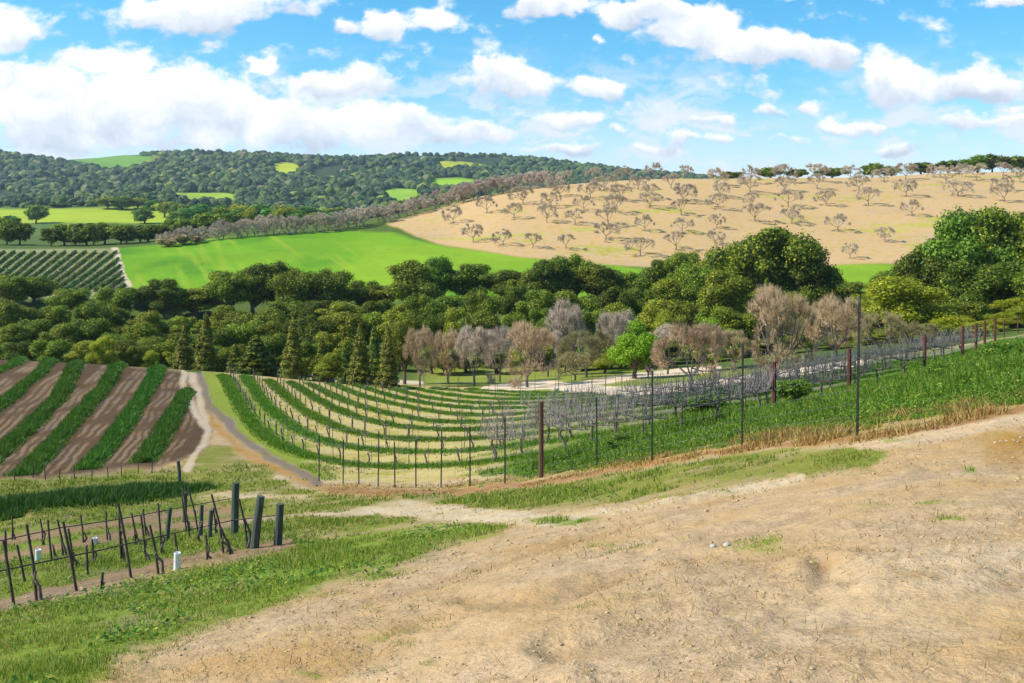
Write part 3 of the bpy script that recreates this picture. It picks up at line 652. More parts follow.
def wavy(p0, p1, rng, n=5, amp=.12):
    p0 = np.asarray(p0, float); p1 = np.asarray(p1, float); L_ = np.linalg.norm(p1 - p0)
    t = np.linspace(0, 1, n)[:, None]; w = rng.normal(0, amp * L_ / 3, (n, 3)); w[0] = 0; w[-1] = 0
    return p0 + (p1 - p0) * t + w

PROTO = []
def make_tree(name, trunk_me, crown_me, size):
    r = empty(name); put('trunk', trunk_me, r); put('crown', crown_me, r)
    PROTO.append(r); r['_w'] = size[0]; r['_h'] = size[1]
    return r

def leafy(name, seed, mat, cz, R, nl, lr, n, size, fork=2.2, tr=.28, bark=None, squash=.85, core=True):
    rng = np.random.default_rng(seed); lobes = []
    for i in range(nl):
        d = rand_dirs(1, rng)[0]; d[2] = d[2] * .9 + .1
        q = rng.uniform(.45, .82); c = np.array([0, 0, cz]) + d * np.array(R) * q
        r = rng.uniform(*lr); lobes.append((c, np.array([r, r, r * squash]) * rng.uniform(.85, 1.15, 3)))
    if core: lobes.append((np.array([0, 0, cz - .2]), np.array(R) * .55))
    V, f = lobes_crown(rng, lobes, n, size)
    top = V[:, 2].max(); w = 2 * np.percentile(np.hypot(V[:, 0], V[:, 1]), 96)
    tm = MB(); tm.path(wavy((0, 0, -.6), (rng.normal(0, .2), rng.normal(0, .2), fork), rng, 5, .06), tr * 1.35, tr * .8, 8)
    for c, r in lobes[:nl]:
        tm.path(wavy((0, 0, fork - .25 - rng.uniform(0, .5)), c, rng, 5, .14), tr * .5, tr * .08, 5)
    return make_tree(name, tm.mesh(name + '_trunk', bark or M_BARK), mesh_np(name + '_crown', V, [f], mat), (w, top))

def conifer(name, seed, n=9000):
    rng = np.random.default_rng(seed); H = 9.6
    z = H * (1 - np.sqrt(rng.uniform(0, 1, n))) * .96 + .5
    prof = 2.15 * np.clip(1 - z / (H + .3), 0, 1) ** .8 * (.72 + .28 * np.abs(np.sin(z * 3.1 + seed)))
    prof *= np.where(z < 1.4, .75 + .2 * z, 1)
    a = rng.uniform(0, 2 * np.pi, n); lump = 1 + .18 * np.sin(3 * a + z * 1.3 + seed) + .10 * np.sin(7 * a - z * 2)
    rr = prof * lump * np.sqrt(rng.uniform(.35, 1.05, n))
    P = np.stack([rr * np.cos(a), rr * np.sin(a), z - .18 * rr], 1)
    Nn = np.stack([np.cos(a) * .7, np.sin(a) * .7, np.full(n, .6)], 1) + rng.normal(0, .4, (n, 3)); Nn /= np.linalg.norm(Nn, axis=1, keepdims=True)
    V, f = leaf_quads(P, Nn, .15, rng, .5)
    tm = MB(); tm.path([(0, 0, -.5), (.03, 0, 3), (0, .04, 6.5), (0, 0, H)], .2, .03, 7)
    return make_tree(name, tm.mesh(name + '_trunk', M_BARK), mesh_np(name + '_crown', V, [f], M_CONIFER), (4.0, H + .3))

def bare(name, seed, mat, H=7.0, limb=.085, spread=3.4, fork=.85, depth=5, twig_w=.017, ntw=13, bark=None, up=.34):
    """a leafless tree: forking limbs ending in a haze of twigs"""
    rng = np.random.default_rng(seed); tm = MB()
    P0 = []; P1 = []; R0 = []; R1 = []; tips = []
    tm.path(wavy((0, 0, -.5), (0, 0, fork), rng, 4, .08), limb * 2.2, limb * 1.6, 7)
    nl = rng.integers(4, 6)
    front = []
    for i in range(nl):
        a = 2 * np.pi * (i + rng.uniform(-.25, .25)) / nl; e = rng.uniform(.35, 1.05)
        front.append((np.array([0, 0, fork - .1]), np.array([np.cos(a) * np.cos(e), np.sin(a) * np.cos(e), np.sin(e)]), H * .185, limb))
    for lev in range(depth):
        nf = []
        for p, d, L_, r in front:
            q = p + d * L_ * rng.uniform(.75, 1.2)
            P0.append(p); P1.append(q); R0.append(r); R1.append(r * .68)
            nk = 3 if lev < depth - 1 else 2
            for k in range(nk):
                dd = d + rng.normal(0, .48, 3) + np.array([0, 0, up * .5]); dd /= np.linalg.norm(dd)
                nf.append((q, dd, L_ * .74, r * .62))
        front = nf
    T0 = []; T1 = []
    for p, d, L_, r in front:
        for k in range(ntw):
            dd = d + rng.normal(0, .5, 3) + np.array([0, 0, .34]); dd /= np.linalg.norm(dd)
            s = p - d * L_ * rng.uniform(0, .6); T0.append(s); T1.append(s + dd * rng.uniform(.35, .95) * H / 9)
    P0 = np.array(P0); P1 = np.array(P1); T0 = np.array(T0); T1 = np.array(T1)
    zt = np.percentile(T1[:, 2], 97); rt = np.percentile(np.hypot(T1[:, 0], T1[:, 1]), 90); cc = np.array([0, 0, zt * .56]); er = np.array([rt, rt, zt * .44])
    def tame(P):                                              # the outermost shoots end on a rounded outline
        q = np.linalg.norm((P - cc) / er, axis=1); s = np.where(q > .8, (.8 + (q - .8) * .5) / np.maximum(q, 1e-6), 1)[:, None]
        return np.where((P[:, 2:3] > fork * .9), cc + (P - cc) * s, P)
    P0, P1 = tame(P0), tame(P1); dT = T1 - T0; T0 = tame(T0); T1 = T0 + dT * .9
    R0 = np.array(R0); R1 = np.array(R1)
    big = R0 > .028
    tm.tubes(P0[big], P1[big], R0[big], R1[big], 5)
    cm = MB(); cm.tubes(P0[~big], P1[~big], np.maximum(R0[~big], twig_w * .6), np.maximum(R1[~big], twig_w * .5), 3)
    cm.tubes(T0, T1, twig_w * .5, twig_w * .22, 3)
    w = 2 * np.percentile(np.hypot(T1[:, 0], T1[:, 1]), 96); h = np.percentile(T1[:, 2], 99)
    return make_tree(name, tm.mesh(name + '_trunk', bark or M_GREYBARK), cm.mesh(name + '_crown', mat), (w, h))

OAKS = [leafy('oak_tree', 100 + i, M_OAK, 5.2, (4.2, 4.2, 4.3), 26, (.8, 1.75), 21000, .135) for i in range(4)]
OLIVES = [leafy('broadleaf_tree', 120 + i, M_OLIVE, 5.2, (3.3, 3.3, 4.4), 24, (.7, 1.5), 18000, .13) for i in range(3)]
GREENS = [leafy('broadleaf_tree', 140 + i, M_GREEN, 5.3, (3.8, 3.8, 4.2), 24, (.8, 1.7), 18000, .135) for i in range(2)]
VIVIDS = [leafy('broadleaf_tree', 150, M_VIVID, 4.9, (3.8, 3.8, 4.6), 26, (.8, 1.7), 18000, .135)]
YELLOWS = [leafy('broadleaf_tree', 160 + i, M_YELLOW, 5.2, (3.8, 3.8, 4.3), 26, (.7, 1.5), 15000, .13) for i in range(2)]
BANKS = [leafy('shrub', 172 + i, M_WEED, 4.6, (4.6, 4.6, 4.8), 26, (.9, 1.9), 5000, .30, fork=.8, tr=.12) for i in range(2)]
GOLDS = [leafy('dry_bush', 170, M_GOLD, 4.6, (4.4, 4.4, 4.2), 10, (1.4, 2.2), 1500, .5, fork=1)]
CONIFERS = [conifer('conifer_tree', 180 + i) for i in range(3)]
BARE_PINK = [bare('bare_tree', 200 + i, M_TWIG_PINK) for i in range(3)]
BARE_GREY = [bare('bare_tree', 220 + i, M_TWIG_GREY, up=.45) for i in range(3)]
BARE_OLIVE = [bare('bare_tree', 240 + i, M_TWIG_OLIVE, up=.3) for i in range(2)]
ORCH = [bare('orchard_tree', 260 + i, M_TWIG_ORCH, H=6, depth=4, twig_w=.019, ntw=16, fork=.9, up=.3, limb=.05, bark=M_HEDGEBARK) for i in range(5)]
HEDGE = [bare('bare_tree', 280 + i, M_TWIG_HEDGE, H=6, depth=4, twig_w=.034, ntw=16, fork=.5, up=.2, limb=.06, bark=M_HEDGEBARK) for i in range(3)]
FAROAK = [leafy('oak_tree', 300 + i, M_OAK, 4.7, (4.4, 4.4, 4.8), 18, (1.0, 2.0), 3600, .36) for i in range(3)]
FARGREEN = [leafy('broadleaf_tree', 310 + i, M_GREEN, 4.7, (4.2, 4.2, 4.8), 16, (1.0, 2.0), 3200, .36) for i in range(2)]
FARYEL = [leafy('broadleaf_tree', 320 + i, M_YELLOW, 4.7, (4.2, 4.2, 4.8), 16, (1.0, 2.0), 3200, .36) for i in range(1)]

tree_rng = random.Random(5)
NTREE = [0]
def plant(pool, p, top_row=None, width=None, h=None, w=None, label='', cat='tree', group=None, depth_ratio=None):
    """one tree on the ground at p; its height and spread in metres come from its surveyed top and breadth"""
    proto = pool[tree_rng.randrange(len(pool))]
    if top_row is not None: h = (HZ - top_row) / F * p[1] - p[2]
    if width is not None: w = width / F * p[1]
    sw = w / proto['_w']; sh = h / proto['_h']
    o = copy_tree(proto)
    o.location = [float(q) for q in p]; o.rotation_euler = (0, 0, tree_rng.uniform(0, 6.28)); o.scale = (sw, sw, sh)
    del o['_w']; del o['_h']
    tag(o, label, cat, group); NTREE[0] += 1
    return o

def prof(pts, u): return float(np.interp(u, [a for a, b in pts], [b for a, b in pts]))

# ------------------------------------------------------------------ the tree belt along the creek
R1P = [(-60,268),(0,270),(20,270),(60,282),(100,290),(130,282),(170,279),(196,292),(206,300),(216,272),(240,263),(290,261),(340,268),(375,278),(395,276),(425,250),(455,250),(478,266),(500,276),(530,260),(570,257),(596,260),(622,276),(650,262),(672,250),(690,254),(715,262),(760,262),(800,262),(830,272),(852,290),(872,290),(900,262),(925,240),(960,215),(1000,206),(1060,206)]
R2P = [(-60,298),(0,300),(100,306),(200,312),(300,298),(380,302),(450,288),(550,288),(640,286),(700,278),(760,285),(850,300),(900,280),(960,255),(1060,250)]
R3P = [(-60,318),(0,320),(100,322),(200,330),(300,318),(380,312),(450,310),(550,306),(640,304),(720,300),(850,302),(900,300),(960,282),(1060,275)]
HUES = {'oak': ('dark green', OAKS), 'olive': ('olive green', OLIVES), 'green': ('fresh green', GREENS), 'yellow': ('yellow-green', YELLOWS)}
def rank(name, P, y0, dy, step, width, kinds, u0=-50, u1=1060, group='trees in the belt along the creek'):
    spots = []; u = u0
    while u < u1:
        spots.append(u + tree_rng.uniform(-.25, .25) * step); u += step * tree_rng.uniform(.85, 1.15)
    cnt = {}
    for u in spots:
        k = kinds(u); hue, pool = HUES[k]
        y = y0 + tree_rng.uniform(-dy, dy)
        top = prof(P, u) + tree_rng.uniform(-6, 8)
        p = at(u, y)
        cnt[k] = cnt.get(k, 0) + (1 if -20 < u < 1044 else 0)
        i = min(max(cnt[k], 1), len(ORD)) - 1
        big = 'broad' if k == 'oak' else 'slender' if k == 'olive' else 'rounded'
        plant(pool, p, top, width * tree_rng.uniform(.85, 1.2), label=f"{hue} tree, {name} of the creek belt, {ORD[i]} of that colour from left", group=group)
def k1(u):
    if 415 < u < 450: return 'green'
    if 372 < u < 412: return 'olive'
    if u > 940: return 'green' if tree_rng.random() < .45 else 'oak'
    return 'oak' if tree_rng.random() < .8 else 'olive'
def k2(u): return 'oak' if tree_rng.random() < (.55 if u < 420 else .75) else 'olive'
def k3(u): return 'olive' if tree_rng.random() < (.6 if u < 400 or u > 560 else .3) else 'oak'
rank('tall back line', R1P, 178, 6, 27, 46, k1)
rank('middle line', R2P, 150, 7, 27, 44, k2)
rank('front line', R3P, 126, 7, 28, 42, k3)
rank('low understorey', [(-60,342),(60,338),(200,340),(300,334),(420,336)], 107, 4, 27, 38, lambda u: 'olive' if tree_rng.random() < .4 else 'oak', -50, 345)
rank('brush line', [(400,346),(520,350),(640,343),(760,338),(860,330),(1040,314)], 113, 5, 25, 36, lambda u: ('olive', 'olive', 'yellow', 'oak')[tree_rng.randrange(4)], 402, 1050)
# the two great oak groups that stand above the belt
for (u, y, top, w, pool, lab) in [
    (775, 152, 222, 92, OAKS, 'spreading oak whose dark crown stands tallest against the middle of the dry hillside'),
    (738, 158, 240, 62, OAKS, 'airy oak leaning out beside the tallest middle oak'),
    (812, 148, 256, 56, OAKS, 'dark rounded oak at the shaded side of the tallest middle oak, above the pink tree'),
    (722, 146, 268, 56, OLIVES, 'olive-tinted tree at the foot of the airy oak'),
    (698, 160, 262, 52, OAKS, 'dark oak bordering the tallest oak group on its sunny side'),
    (968, 140, 204, 88, GREENS, 'large bright green tree crowning the oak group behind the red posts'),
    (1018, 138, 202, 92, OAKS, 'huge dark green oak cut off by the edge of the view'),
    (925, 142, 246, 62, OAKS, 'mid-sized oak stepping down from the large bright green tree'),
    (898, 146, 264, 44, GREENS, 'small round green tree ending the big oak group beside the green field gap'),
    (985, 118, 258, 78, OAKS, 'shady oak in front of the large bright green tree'),
    (1045, 114, 262, 70, OAKS, 'shady oak at the view edge in front of the huge dark oak'),
    (908, 104, 272, 82, YELLOWS, 'yellow-flushed tree in front of the oak group behind the red vineyard posts'),
    (872, 112, 284, 54, YELLOWS, 'pale yellow-green tree beside the tall fence post'),
    (950, 100, 314, 44, YELLOWS, 'low yellow bush behind the first red posts of the far vineyard corner'),
    (1000, 104, 312, 40, YELLOWS, 'low yellow bush above the last red posts on the grassy bank'),
    (968, 110, 300, 46, OLIVES, 'olive bush among the yellow bushes behind the red posts'),
    (930, 96, 322, 40, OLIVES, 'low olive bush between the pale tree and the yellow bush'),
    (985, 96, 320, 34, YELLOWS, 'small yellow bush close behind the cluster of red posts'),
    (1018, 112, 296, 50, YELLOWS, 'yellow-tinted tree under the huge oak at the view edge'),
    (862, 118, 300, 50, OLIVES, 'olive tree in the gap below the patch of green field'),
    (1032, 100, 304, 40, OLIVES, 'olive bush above the crest of the grassy bank'),
    (405, 96, 314, 34, OLIVES, 'slim yellowish tree just behind the two pointed conifers'),
    (634, 92, 318, 52, VIVIDS, 'vivid bright green tree among grey bare trees beside the gravel road'),
    (604, 104, 352, 36, YELLOWS, 'yellow-green bush at the foot of the vivid green tree'),
    (712, 96, 316, 54, VIVIDS, 'bright yellow-green tree behind the vase-shaped bare tree'),
    (668, 122, 308, 40, YELLOWS, 'yellowish tree in the belt above the bend of the gravel road'),
    (612, 128, 302, 44, OLIVES, 'olive tree in the belt above the vivid green tree'),
    (102, 94, 334, 27, YELLOWS, 'small yellow bush shining before the dark belt above the green crop strips'),
    (130, 95, 344, 22, OLIVES, 'small olive bush beside the small yellow bush'),
    (150, 95, 349, 18, YELLOWS, 'tiny yellowish bush at the top of the tilled field'),
    (330, 90, 352, 32, OLIVES, 'low grey-olive bush in front of the belt between two pointed conifers'),
    (305, 96, 356, 20, OLIVES, 'small round bush behind the pale stones'),
]: plant(pool, at(u, y), top, w, label=lab, group='single trees before the belt')
for (u, y, top, w, lab) in [
    (206, 90, 310, 28, 'dark conifer by the head of the two-rut track'), (184, 97, 322, 26, 'conifer right above the wheel ruts at the field corner'),
    (256, 93, 333, 48, 'wide bushy conifer with a golden sunlit side'), (293, 87, 316, 28, 'pointed conifer above the middle of the striped vineyard'),
    (322, 96, 334, 24, 'narrow conifer half hidden by the low grey-olive bush'),
    (360, 84, 321, 27, 'pointed dark conifer, first of the close pair at the vineyard head'), (388, 83, 323, 26, 'pointed dark conifer, second of the close pair, beside the bare trees'),
    (374, 92, 322, 24, 'taller pale conifer between and behind the close pair'), (345, 94, 340, 20, 'small conifer beside the close pair'), (235, 96, 342, 24, 'small conifer next to the wide bushy one')]:
    plant(CONIFERS, at(u, y), top, w, label=lab, group='conifers at the vineyard head')
for (u, y, top, w, pool, lab) in [
    (420, 91, 327, 40, BARE_PINK, 'round pinkish bare tree beside the conifer pair'), (448, 95, 330, 40, BARE_PINK, 'pinkish bare tree, second along from the conifers'),
    (474, 92, 326, 46, BARE_GREY, 'grey bare tree with dark lower growth by the lawn'), (500, 98, 326, 42, BARE_GREY, 'grey bare tree between two wider ones above the lawn'),
    (527, 88, 322, 72, BARE_PINK, 'widest grey-pink bare tree, standing before the start of the gravel road'), (565, 108, 300, 48, BARE_GREY, 'tall whitish bare tree rising above the others'),
    (548, 104, 330, 40, BARE_GREY, 'bare tree half hidden behind the widest one'), (586, 98, 330, 58, BARE_OLIVE, 'olive-tinged bare tree above the fork of the gravel road'),
    (612, 112, 312, 40, BARE_GREY, 'pale bare tree behind the vivid green tree'), (625, 116, 310, 34, BARE_GREY, 'slim pale bare tree above the vivid green tree'),
    (575, 94, 352, 40, BARE_OLIVE, 'low olive-brown bare thicket at the road fork'), (668, 98, 324, 46, BARE_GREY, 'grey bare tree behind the vase-shaped tree'),
    (691, 65, 322, 80, BARE_PINK, 'vase-shaped bare tree with a dark forked trunk at the road edge'),
    (776, 55, 286, 92, BARE_PINK, 'largest pink-brown bare tree with a rounded crown behind the fence'),
    (836, 84, 296, 62, BARE_PINK, 'pinkish bare tree behind the tallest fence post'), (880, 88, 312, 60, BARE_OLIVE, 'brownish bare tree below the pale yellow-green tree'),
    (735, 92, 330, 44, BARE_PINK, 'small bare tree between the vase-shaped and the largest bare tree'), (812, 94, 316, 44, BARE_OLIVE, 'bare tree peeping out beside the largest pink tree'),
    (915, 90, 322, 50, BARE_OLIVE, 'low bare tree behind the grey vines under the yellow tree'), (648, 94, 352, 30, BARE_OLIVE, 'low brown thicket under the vivid green tree'),
    ]: plant(pool, at(u, y), top, w, label=lab, group='bare trees by the gravel road')

# ------------------------------------------------------------------ orchard on the dry hillside
orch = dict(
 low=[(473,241),(503,245),(533,248),(566,249),(606,241),(640,256),(676,250),(715,245),(850,259),(885,242)],
 second=[(453,223),(487,213),(514,218),(547,222),(575,224),(608,226),(645,232),(682,233),(717,229),(755,222),(792,224),(838,232),(912,217)],
 third=[(523,204),(551,207),(584,211),(615,213),(650,208),(681,215),(718,209),(752,207),(788,207),(826,206),(868,206),(906,196),(1004,202)],
 fourth=[(560,196),(590,198),(619,201),(650,199),(683,202),(720,197),(750,193),(785,192),(817,190),(859,191),(958,196),(1002,190)],
 top=[(604,190),(638,189),(671,188),(717,186),(750,184),(783,183),(817,182),(851,180.5),(884,181),(906,179),(946,183),(976,180),(1020,182)])
for nm, lst in orch.items():
    for i, (u, r) in enumerate(lst):
        p = hit(u, r, 236); hh = tree_rng.uniform(15, 20) / F * p[1]
        plant(ORCH, p, h=hh, w=hh * tree_rng.uniform(1.2, 1.7), label=f"bare orchard tree on dry slope, {ORD[i]} from left in its {nm if nm in ('top',) else nm + '-lowest' if nm != 'low' else 'bottom'} row", group='bare orchard trees on the dry hillside')
for i, (u, hpx) in enumerate([(537,14),(566,14),(594,15),(623,14),(655,16),(686,13),(934,13),(962,13),(1003,14)]):
    p = at(u, 386); hh = (hpx + 1) / F * p[1]
    plant(ORCH, p, h=hh, w=hh * 1.25, label=f"bare orchard tree against the sky on the ridge, {ORD[i]} from the left", group='bare orchard trees along the ridge')
for i, (u, w, hpx, pool) in enumerate([(730,20,7,FAROAK),(770,26,10,FAROAK),(797,20,8,FAROAK),(832,30,9,FAROAK),(872,26,13,FAROAK),(892,18,9,FARGREEN),(921,26,11,FAROAK),(948,24,12,FAROAK),(978,26,16,FARGREEN),(992,20,17,FAROAK),(1012,26,15,FAROAK),(1032,24,16,FAROAK)]):
    p = at(u, 418); plant(pool, p, h=(hpx + 2) / F * p[1], w=w * 1.15 / F * p[1], label=f"low green tree peeping over the orchard ridge, {ORD[i]} from the left", group='low green trees behind the ridge')
# bare hedge between the green field and the orchard
HB = [(150,249),(180,245),(250,237),(340,230),(385,222),(440,208),(480,197),(530,188)]
for i, u in enumerate(range(166, 560, 10)):
    uu = u + tree_rng.uniform(-3, 3); p = hit(uu, prof(HB, uu) , 220); hh = tree_rng.uniform(14, 20) / F * p[1]
    plant(HEDGE, p, h=hh, w=hh * tree_rng.uniform(1.3, 1.7), label=f"grey-brown bare tree, {ORD[min(i, 40)]} from left in the hedge above the green field", group='bare hedge above the green field')
for i, (u, hpx, w) in enumerate([(168,9,20),(182,11,24),(196,8,18)]):
    p = hit(u, prof(HB, u) + 1.5, 220); plant(GOLDS, p, h=hpx / F * p[1], w=w / F * p[1], label=f"{['small pale','round golden','low straw-coloured'][i]} dry bush at the corner of the green field", cat='bush', group='dry bushes by the green field')
# dark trees beyond the far vineyard, brighter ones behind them
for i, u in enumerate(range(-14, 222, 11)):
    uu = u + tree_rng.uniform(-3, 3); p = at(uu, 283 + tree_rng.uniform(-7, 9) + 34 * (uu > 160)); top = prof([(-20,214),(20,220),(40,232),(50,226),(100,224),(150,225),(200,216),(225,212)], uu) + tree_rng.uniform(-3, 2)
    if 26 < uu < 42: continue
    plant(FAROAK, p, top, 26 * tree_rng.uniform(.85, 1.2), label=f"dark tree in the line above the far vineyard, {ORD[i]} from the left", group='dark trees above the far vineyard')
for i, u in enumerate(range(206, 470, 15)):
    uu = u + tree_rng.uniform(-4, 4); p = at(uu, 440 + tree_rng.uniform(-15, 15)); top = prof([(200,208),(250,207),(300,209),(345,214),(380,204),(420,196),(450,192),(475,188)], uu) + tree_rng.uniform(-3, 3)
    plant(FARYEL if 245 < uu < 330 and i % 2 else FARGREEN if uu < 350 or uu > 425 else FAROAK, p, top, 24, label=f"green tree showing above the bare hedge, {ORD[i]} from the left", group='green trees above the bare hedge')
for i, (u, y, top, w, pool) in enumerate([(8,600,215,28,FARGREEN),(240,640,203,30,FARYEL),(262,650,203,30,FARGREEN),(285,660,205,28,FARYEL),(310,670,206,28,FARGREEN),(335,680,207,28,FARYEL),(165,700,201,26,FARYEL),(145,640,206,24,FARGREEN),(36,640,204,24,FAROAK),(108,760,197,26,FARYEL),(122,760,196,26,FARGREEN),(138,770,197,26,FARYEL),(155,760,200,24,FARGREEN),(178,560,209,20,FARGREEN),(200,600,203,34,FARGREEN),(222,640,204,26,FARGREEN),(180,620,203,22,FAROAK),(60,780,203,22,FAROAK),(84,790,202,24,FAROAK)]):
    plant(pool, at(u, y), top, w, label=f"tree around the pale meadow under the wooded hill, {ORD[i]} in the cluster", group='trees around the pale meadow')

# ------------------------------------------------------------------ far wood on the hills (one mass)
def ico():
    t = (1 + 5 ** .5) / 2
    v = np.array([(-1,t,0),(1,t,0),(-1,-t,0),(1,-t,0),(0,-1,t),(0,1,t),(0,-1,-t),(0,1,-t),(t,0,-1),(t,0,1),(-t,0,-1),(-t,0,1)], float); v /= np.linalg.norm(v[0])
    f = np.array([(0,11,5),(0,5,1),(0,1,7),(0,7,10),(0,10,11),(1,5,9),(5,11,4),(11,10,2),(10,7,6),(7,1,8),(3,9,4),(3,4,2),(3,2,6),(3,6,8),(3,8,9),(4,9,5),(2,4,11),(6,2,10),(8,6,7),(9,8,1)])
    return v, f
def ico2():
    v, f = ico(); v = list(map(tuple, v)); cache = {}; out = []
    def mid(a, b):
        k = (min(a, b), max(a, b))
        if k not in cache:
            m = (np.array(v[a]) + np.array(v[b])); m /= np.linalg.norm(m); v.append(tuple(m)); cache[k] = len(v) - 1
        return cache[k]
    for a, b, c in f:
        x, y_, z = mid(a, b), mid(b, c), mid(c, a); out += [(a, x, z), (b, y_, x), (c, z, y_), (x, y_, z)]
    return np.array(v), np.array(out)
rng = np.random.default_rng(77)
n = 34000
u = rng.uniform(-120, 760, n); y = np.exp(rng.uniform(math.log(640), math.log(2080), n))
A_, B_, g_, zid_, uj, rj = zones((u - CX) / F * y, y)
dark = B_[:, 1] < .15
clump = fbm(u / 60, np.log(y) * 6, 99, 3)
keep = dark & (rng.uniform(size=n) < np.where(y < 860, .25, 1)) & (clump > -.14)
u = u[keep]; y = y[keep]; x = (u - CX) / F * y; z = Z(x, y); n = len(u)
bv, bf = ico2()
lump = 1 + .34 * (rng.uniform(size=(n, len(bv))) - .5)
sz = (3.0 + 5.5 * rng.uniform(0, 1, n) ** 1.6) * np.clip(y / 1350, .55, 1) * np.where(y > 1900, .8, 1)
V = bv[None] * lump[..., None] * np.stack([sz, sz, sz * rng.uniform(.75, 1.15, n)], 1)[:, None, :] + np.stack([x, y, z + sz * .45], 1)[:, None, :]
M_FARWOOD = leaf_mat('far_woodland', [(0, (.022, .05, .022)), (.35, (.045, .085, .03)), (.65, (.075, .125, .03)), (.86, (.13, .175, .035)), (.95, (.19, .18, .09)), (1, (.22, .27, .03))], 0, .9, objvar=0, huevar=0)
# leafy noise roughens the far crowns
nt_ = M_FARWOOD.node_tree; pr = [q for q in nt_.nodes if q.type == 'BSDF_PRINCIPLED'][0]
nz = node(nt_, 'ShaderNodeTexNoise'); nz.inputs['Scale'].default_value = .45; nz.inputs['Detail'].default_value = 4
tcn = node(nt_, 'ShaderNodeTexCoord'); nt_.links.new(tcn.outputs['Object'], nz.inputs['Vector'])
bp = node(nt_, 'ShaderNodeBump'); bp.inputs['Strength'].default_value = 1; bp.inputs['Distance'].default_value = 3.5
nt_.links.new(nz.outputs[0], bp.inputs['Height']); nt_.links.new(bp.outputs[0], pr.inputs['Normal'])
wood = put('distant_woodland', mesh_np('distant_woodland', V.reshape(-1, 3), [(bf[None] + (np.arange(n) * len(bv))[:, None, None]).reshape(-1, 3)], M_FARWOOD, False))
tag(wood, 'blue-green oak wood covering the far hills under the clouds', 'woodland', kind='stuff')
# ------------------------------------------------------------------ blades, strips and weeds
def blades(P, h, w, rng, lean=.35, two=False, dirn=None):
    """one bent blade per point"""
    n = len(P); a = rng.uniform(0, 2 * np.pi, n); s = np.stack([np.cos(a), np.sin(a), np.zeros(n)], 1)
    b = rng.uniform(0, 2 * np.pi, n); l = np.abs(rng.normal(0, lean, n)); t = np.stack([np.cos(b) * l, np.sin(b) * l, np.ones(n)], 1)
    h = np.broadcast_to(h, (n,))[:, None]; w = np.broadcast_to(w, (n,))[:, None]
    base = P - np.array([0, 0, .02])
    if not two:
        V = np.stack([base - s * w / 2, base + s * w / 2, base + t * h], 1).reshape(-1, 3)
        return V, [np.arange(3 * n).reshape(n, 3)]
    mid = base + t * np.array([.45, .45, .6]) * h; tip = base + t * h * np.array([1.5, 1.5, .95])
    V = np.stack([base - s * w / 2, base + s * w / 2, mid + s * w * .42, mid - s * w * .42, tip], 1).reshape(-1, 3)
    k = np.arange(n)[:, None] * 5
    return V, [k + np.array([[0, 1, 2, 3]]), k + np.array([[3, 2, 4]])]

def world_line(px, ymin, ymax=None, step=.25):
    """a surveyed line laid on the ground, evenly resampled"""
    P = [hit(u, r, ymin)[:2] for u, r in px]; P = np.array(P)
    # smooth corner by chaikin
    for _ in range(3):
        Q = [P[0]]
        for a, b in zip(P[:-1], P[1:]): Q += [a * .75 + b * .25, a * .25 + b * .75]
        Q.append(P[-1]); P = np.array(Q)
    d = np.concatenate([[0], np.cumsum(np.hypot(*np.diff(P, axis=0).T))]); s = np.arange(0, d[-1], step)
    return np.stack([np.interp(s, d, P[:, 0]), np.interp(s, d, P[:, 1])], 1), d[-1]

def strip(name, line, length, w0, w1, h0, h1, dens, mat, seed, ragged=.25):
    rng = np.random.default_rng(seed); n = int(length * (w0 + w1) / 2 * dens)
    k = rng.uniform(0, len(line) - 1.001, n); i = k.astype(int); f = (k - i)[:, None]
    C = line[i] * (1 - f) + line[i + 1] * f; T = line[i + 1] - line[i]; T /= np.linalg.norm(T, axis=1, keepdims=True) + 1e-9
    N_ = np.stack([-T[:, 1], T[:, 0]], 1); q = k / len(line)
    ww = (w0 * (1 - q) + w1 * q) * (1 + ragged * 2 * fbm(C[:, 0] * .6, C[:, 1] * .6, seed, 2))
    o = np.clip(rng.normal(0, .30, n), -.62, .62)
    XY = C + N_ * (o * ww)[:, None]
    hh = (h0 * (1 - q) + h1 * q) * (1 - .9 * np.abs(o)) * rng.uniform(.6, 1.2, n) * (1 + 1.0 * fbm(XY[:, 0] * 1.3, XY[:, 1] * 1.3, seed + 5, 2))
    P = np.stack([XY[:, 0], XY[:, 1], Z(XY[:, 0], XY[:, 1])], 1)
    dist = XY[:, 1]
    V, f_ = blades(P, hh, np.clip(.0011 * dist, .02, .09) * rng.uniform(.7, 1.3, n), rng, .6)
    return put(name, mesh_np(name, V, f_, mat))

# --- the tilled block: five lush cover-crop strips
WHICH = ['at the far corner by the view edge', 'second from the view edge', 'third from the view edge', 'fourth from the view edge, longest one', 'fifth from the view edge, beside the shortest', 'shortest one beside the wheel ruts']
for i, px in enumerate(SL):
    ln, L_ = world_line(px, 39)
    o = strip('cover_crop_strip', ln, L_, 1.0, .9, .36, .32, 380, M_STRIP, 400 + i)
    tag(o, f"lush green cover-crop strip, tilled block, {WHICH[i]}", 'crop strip', 'cover-crop strips in the tilled block')
ln, L_ = world_line([(-60,520),(0,510),(60,503),(120,495),(186,486)], 24)
o = strip('cover_crop_strip', ln, L_, 4.8, 3.4, .42, .36, 520, M_DENSE, 420)
tag(o, 'broad dense dark green crop strip lying across above the young vine stakes', 'crop strip')

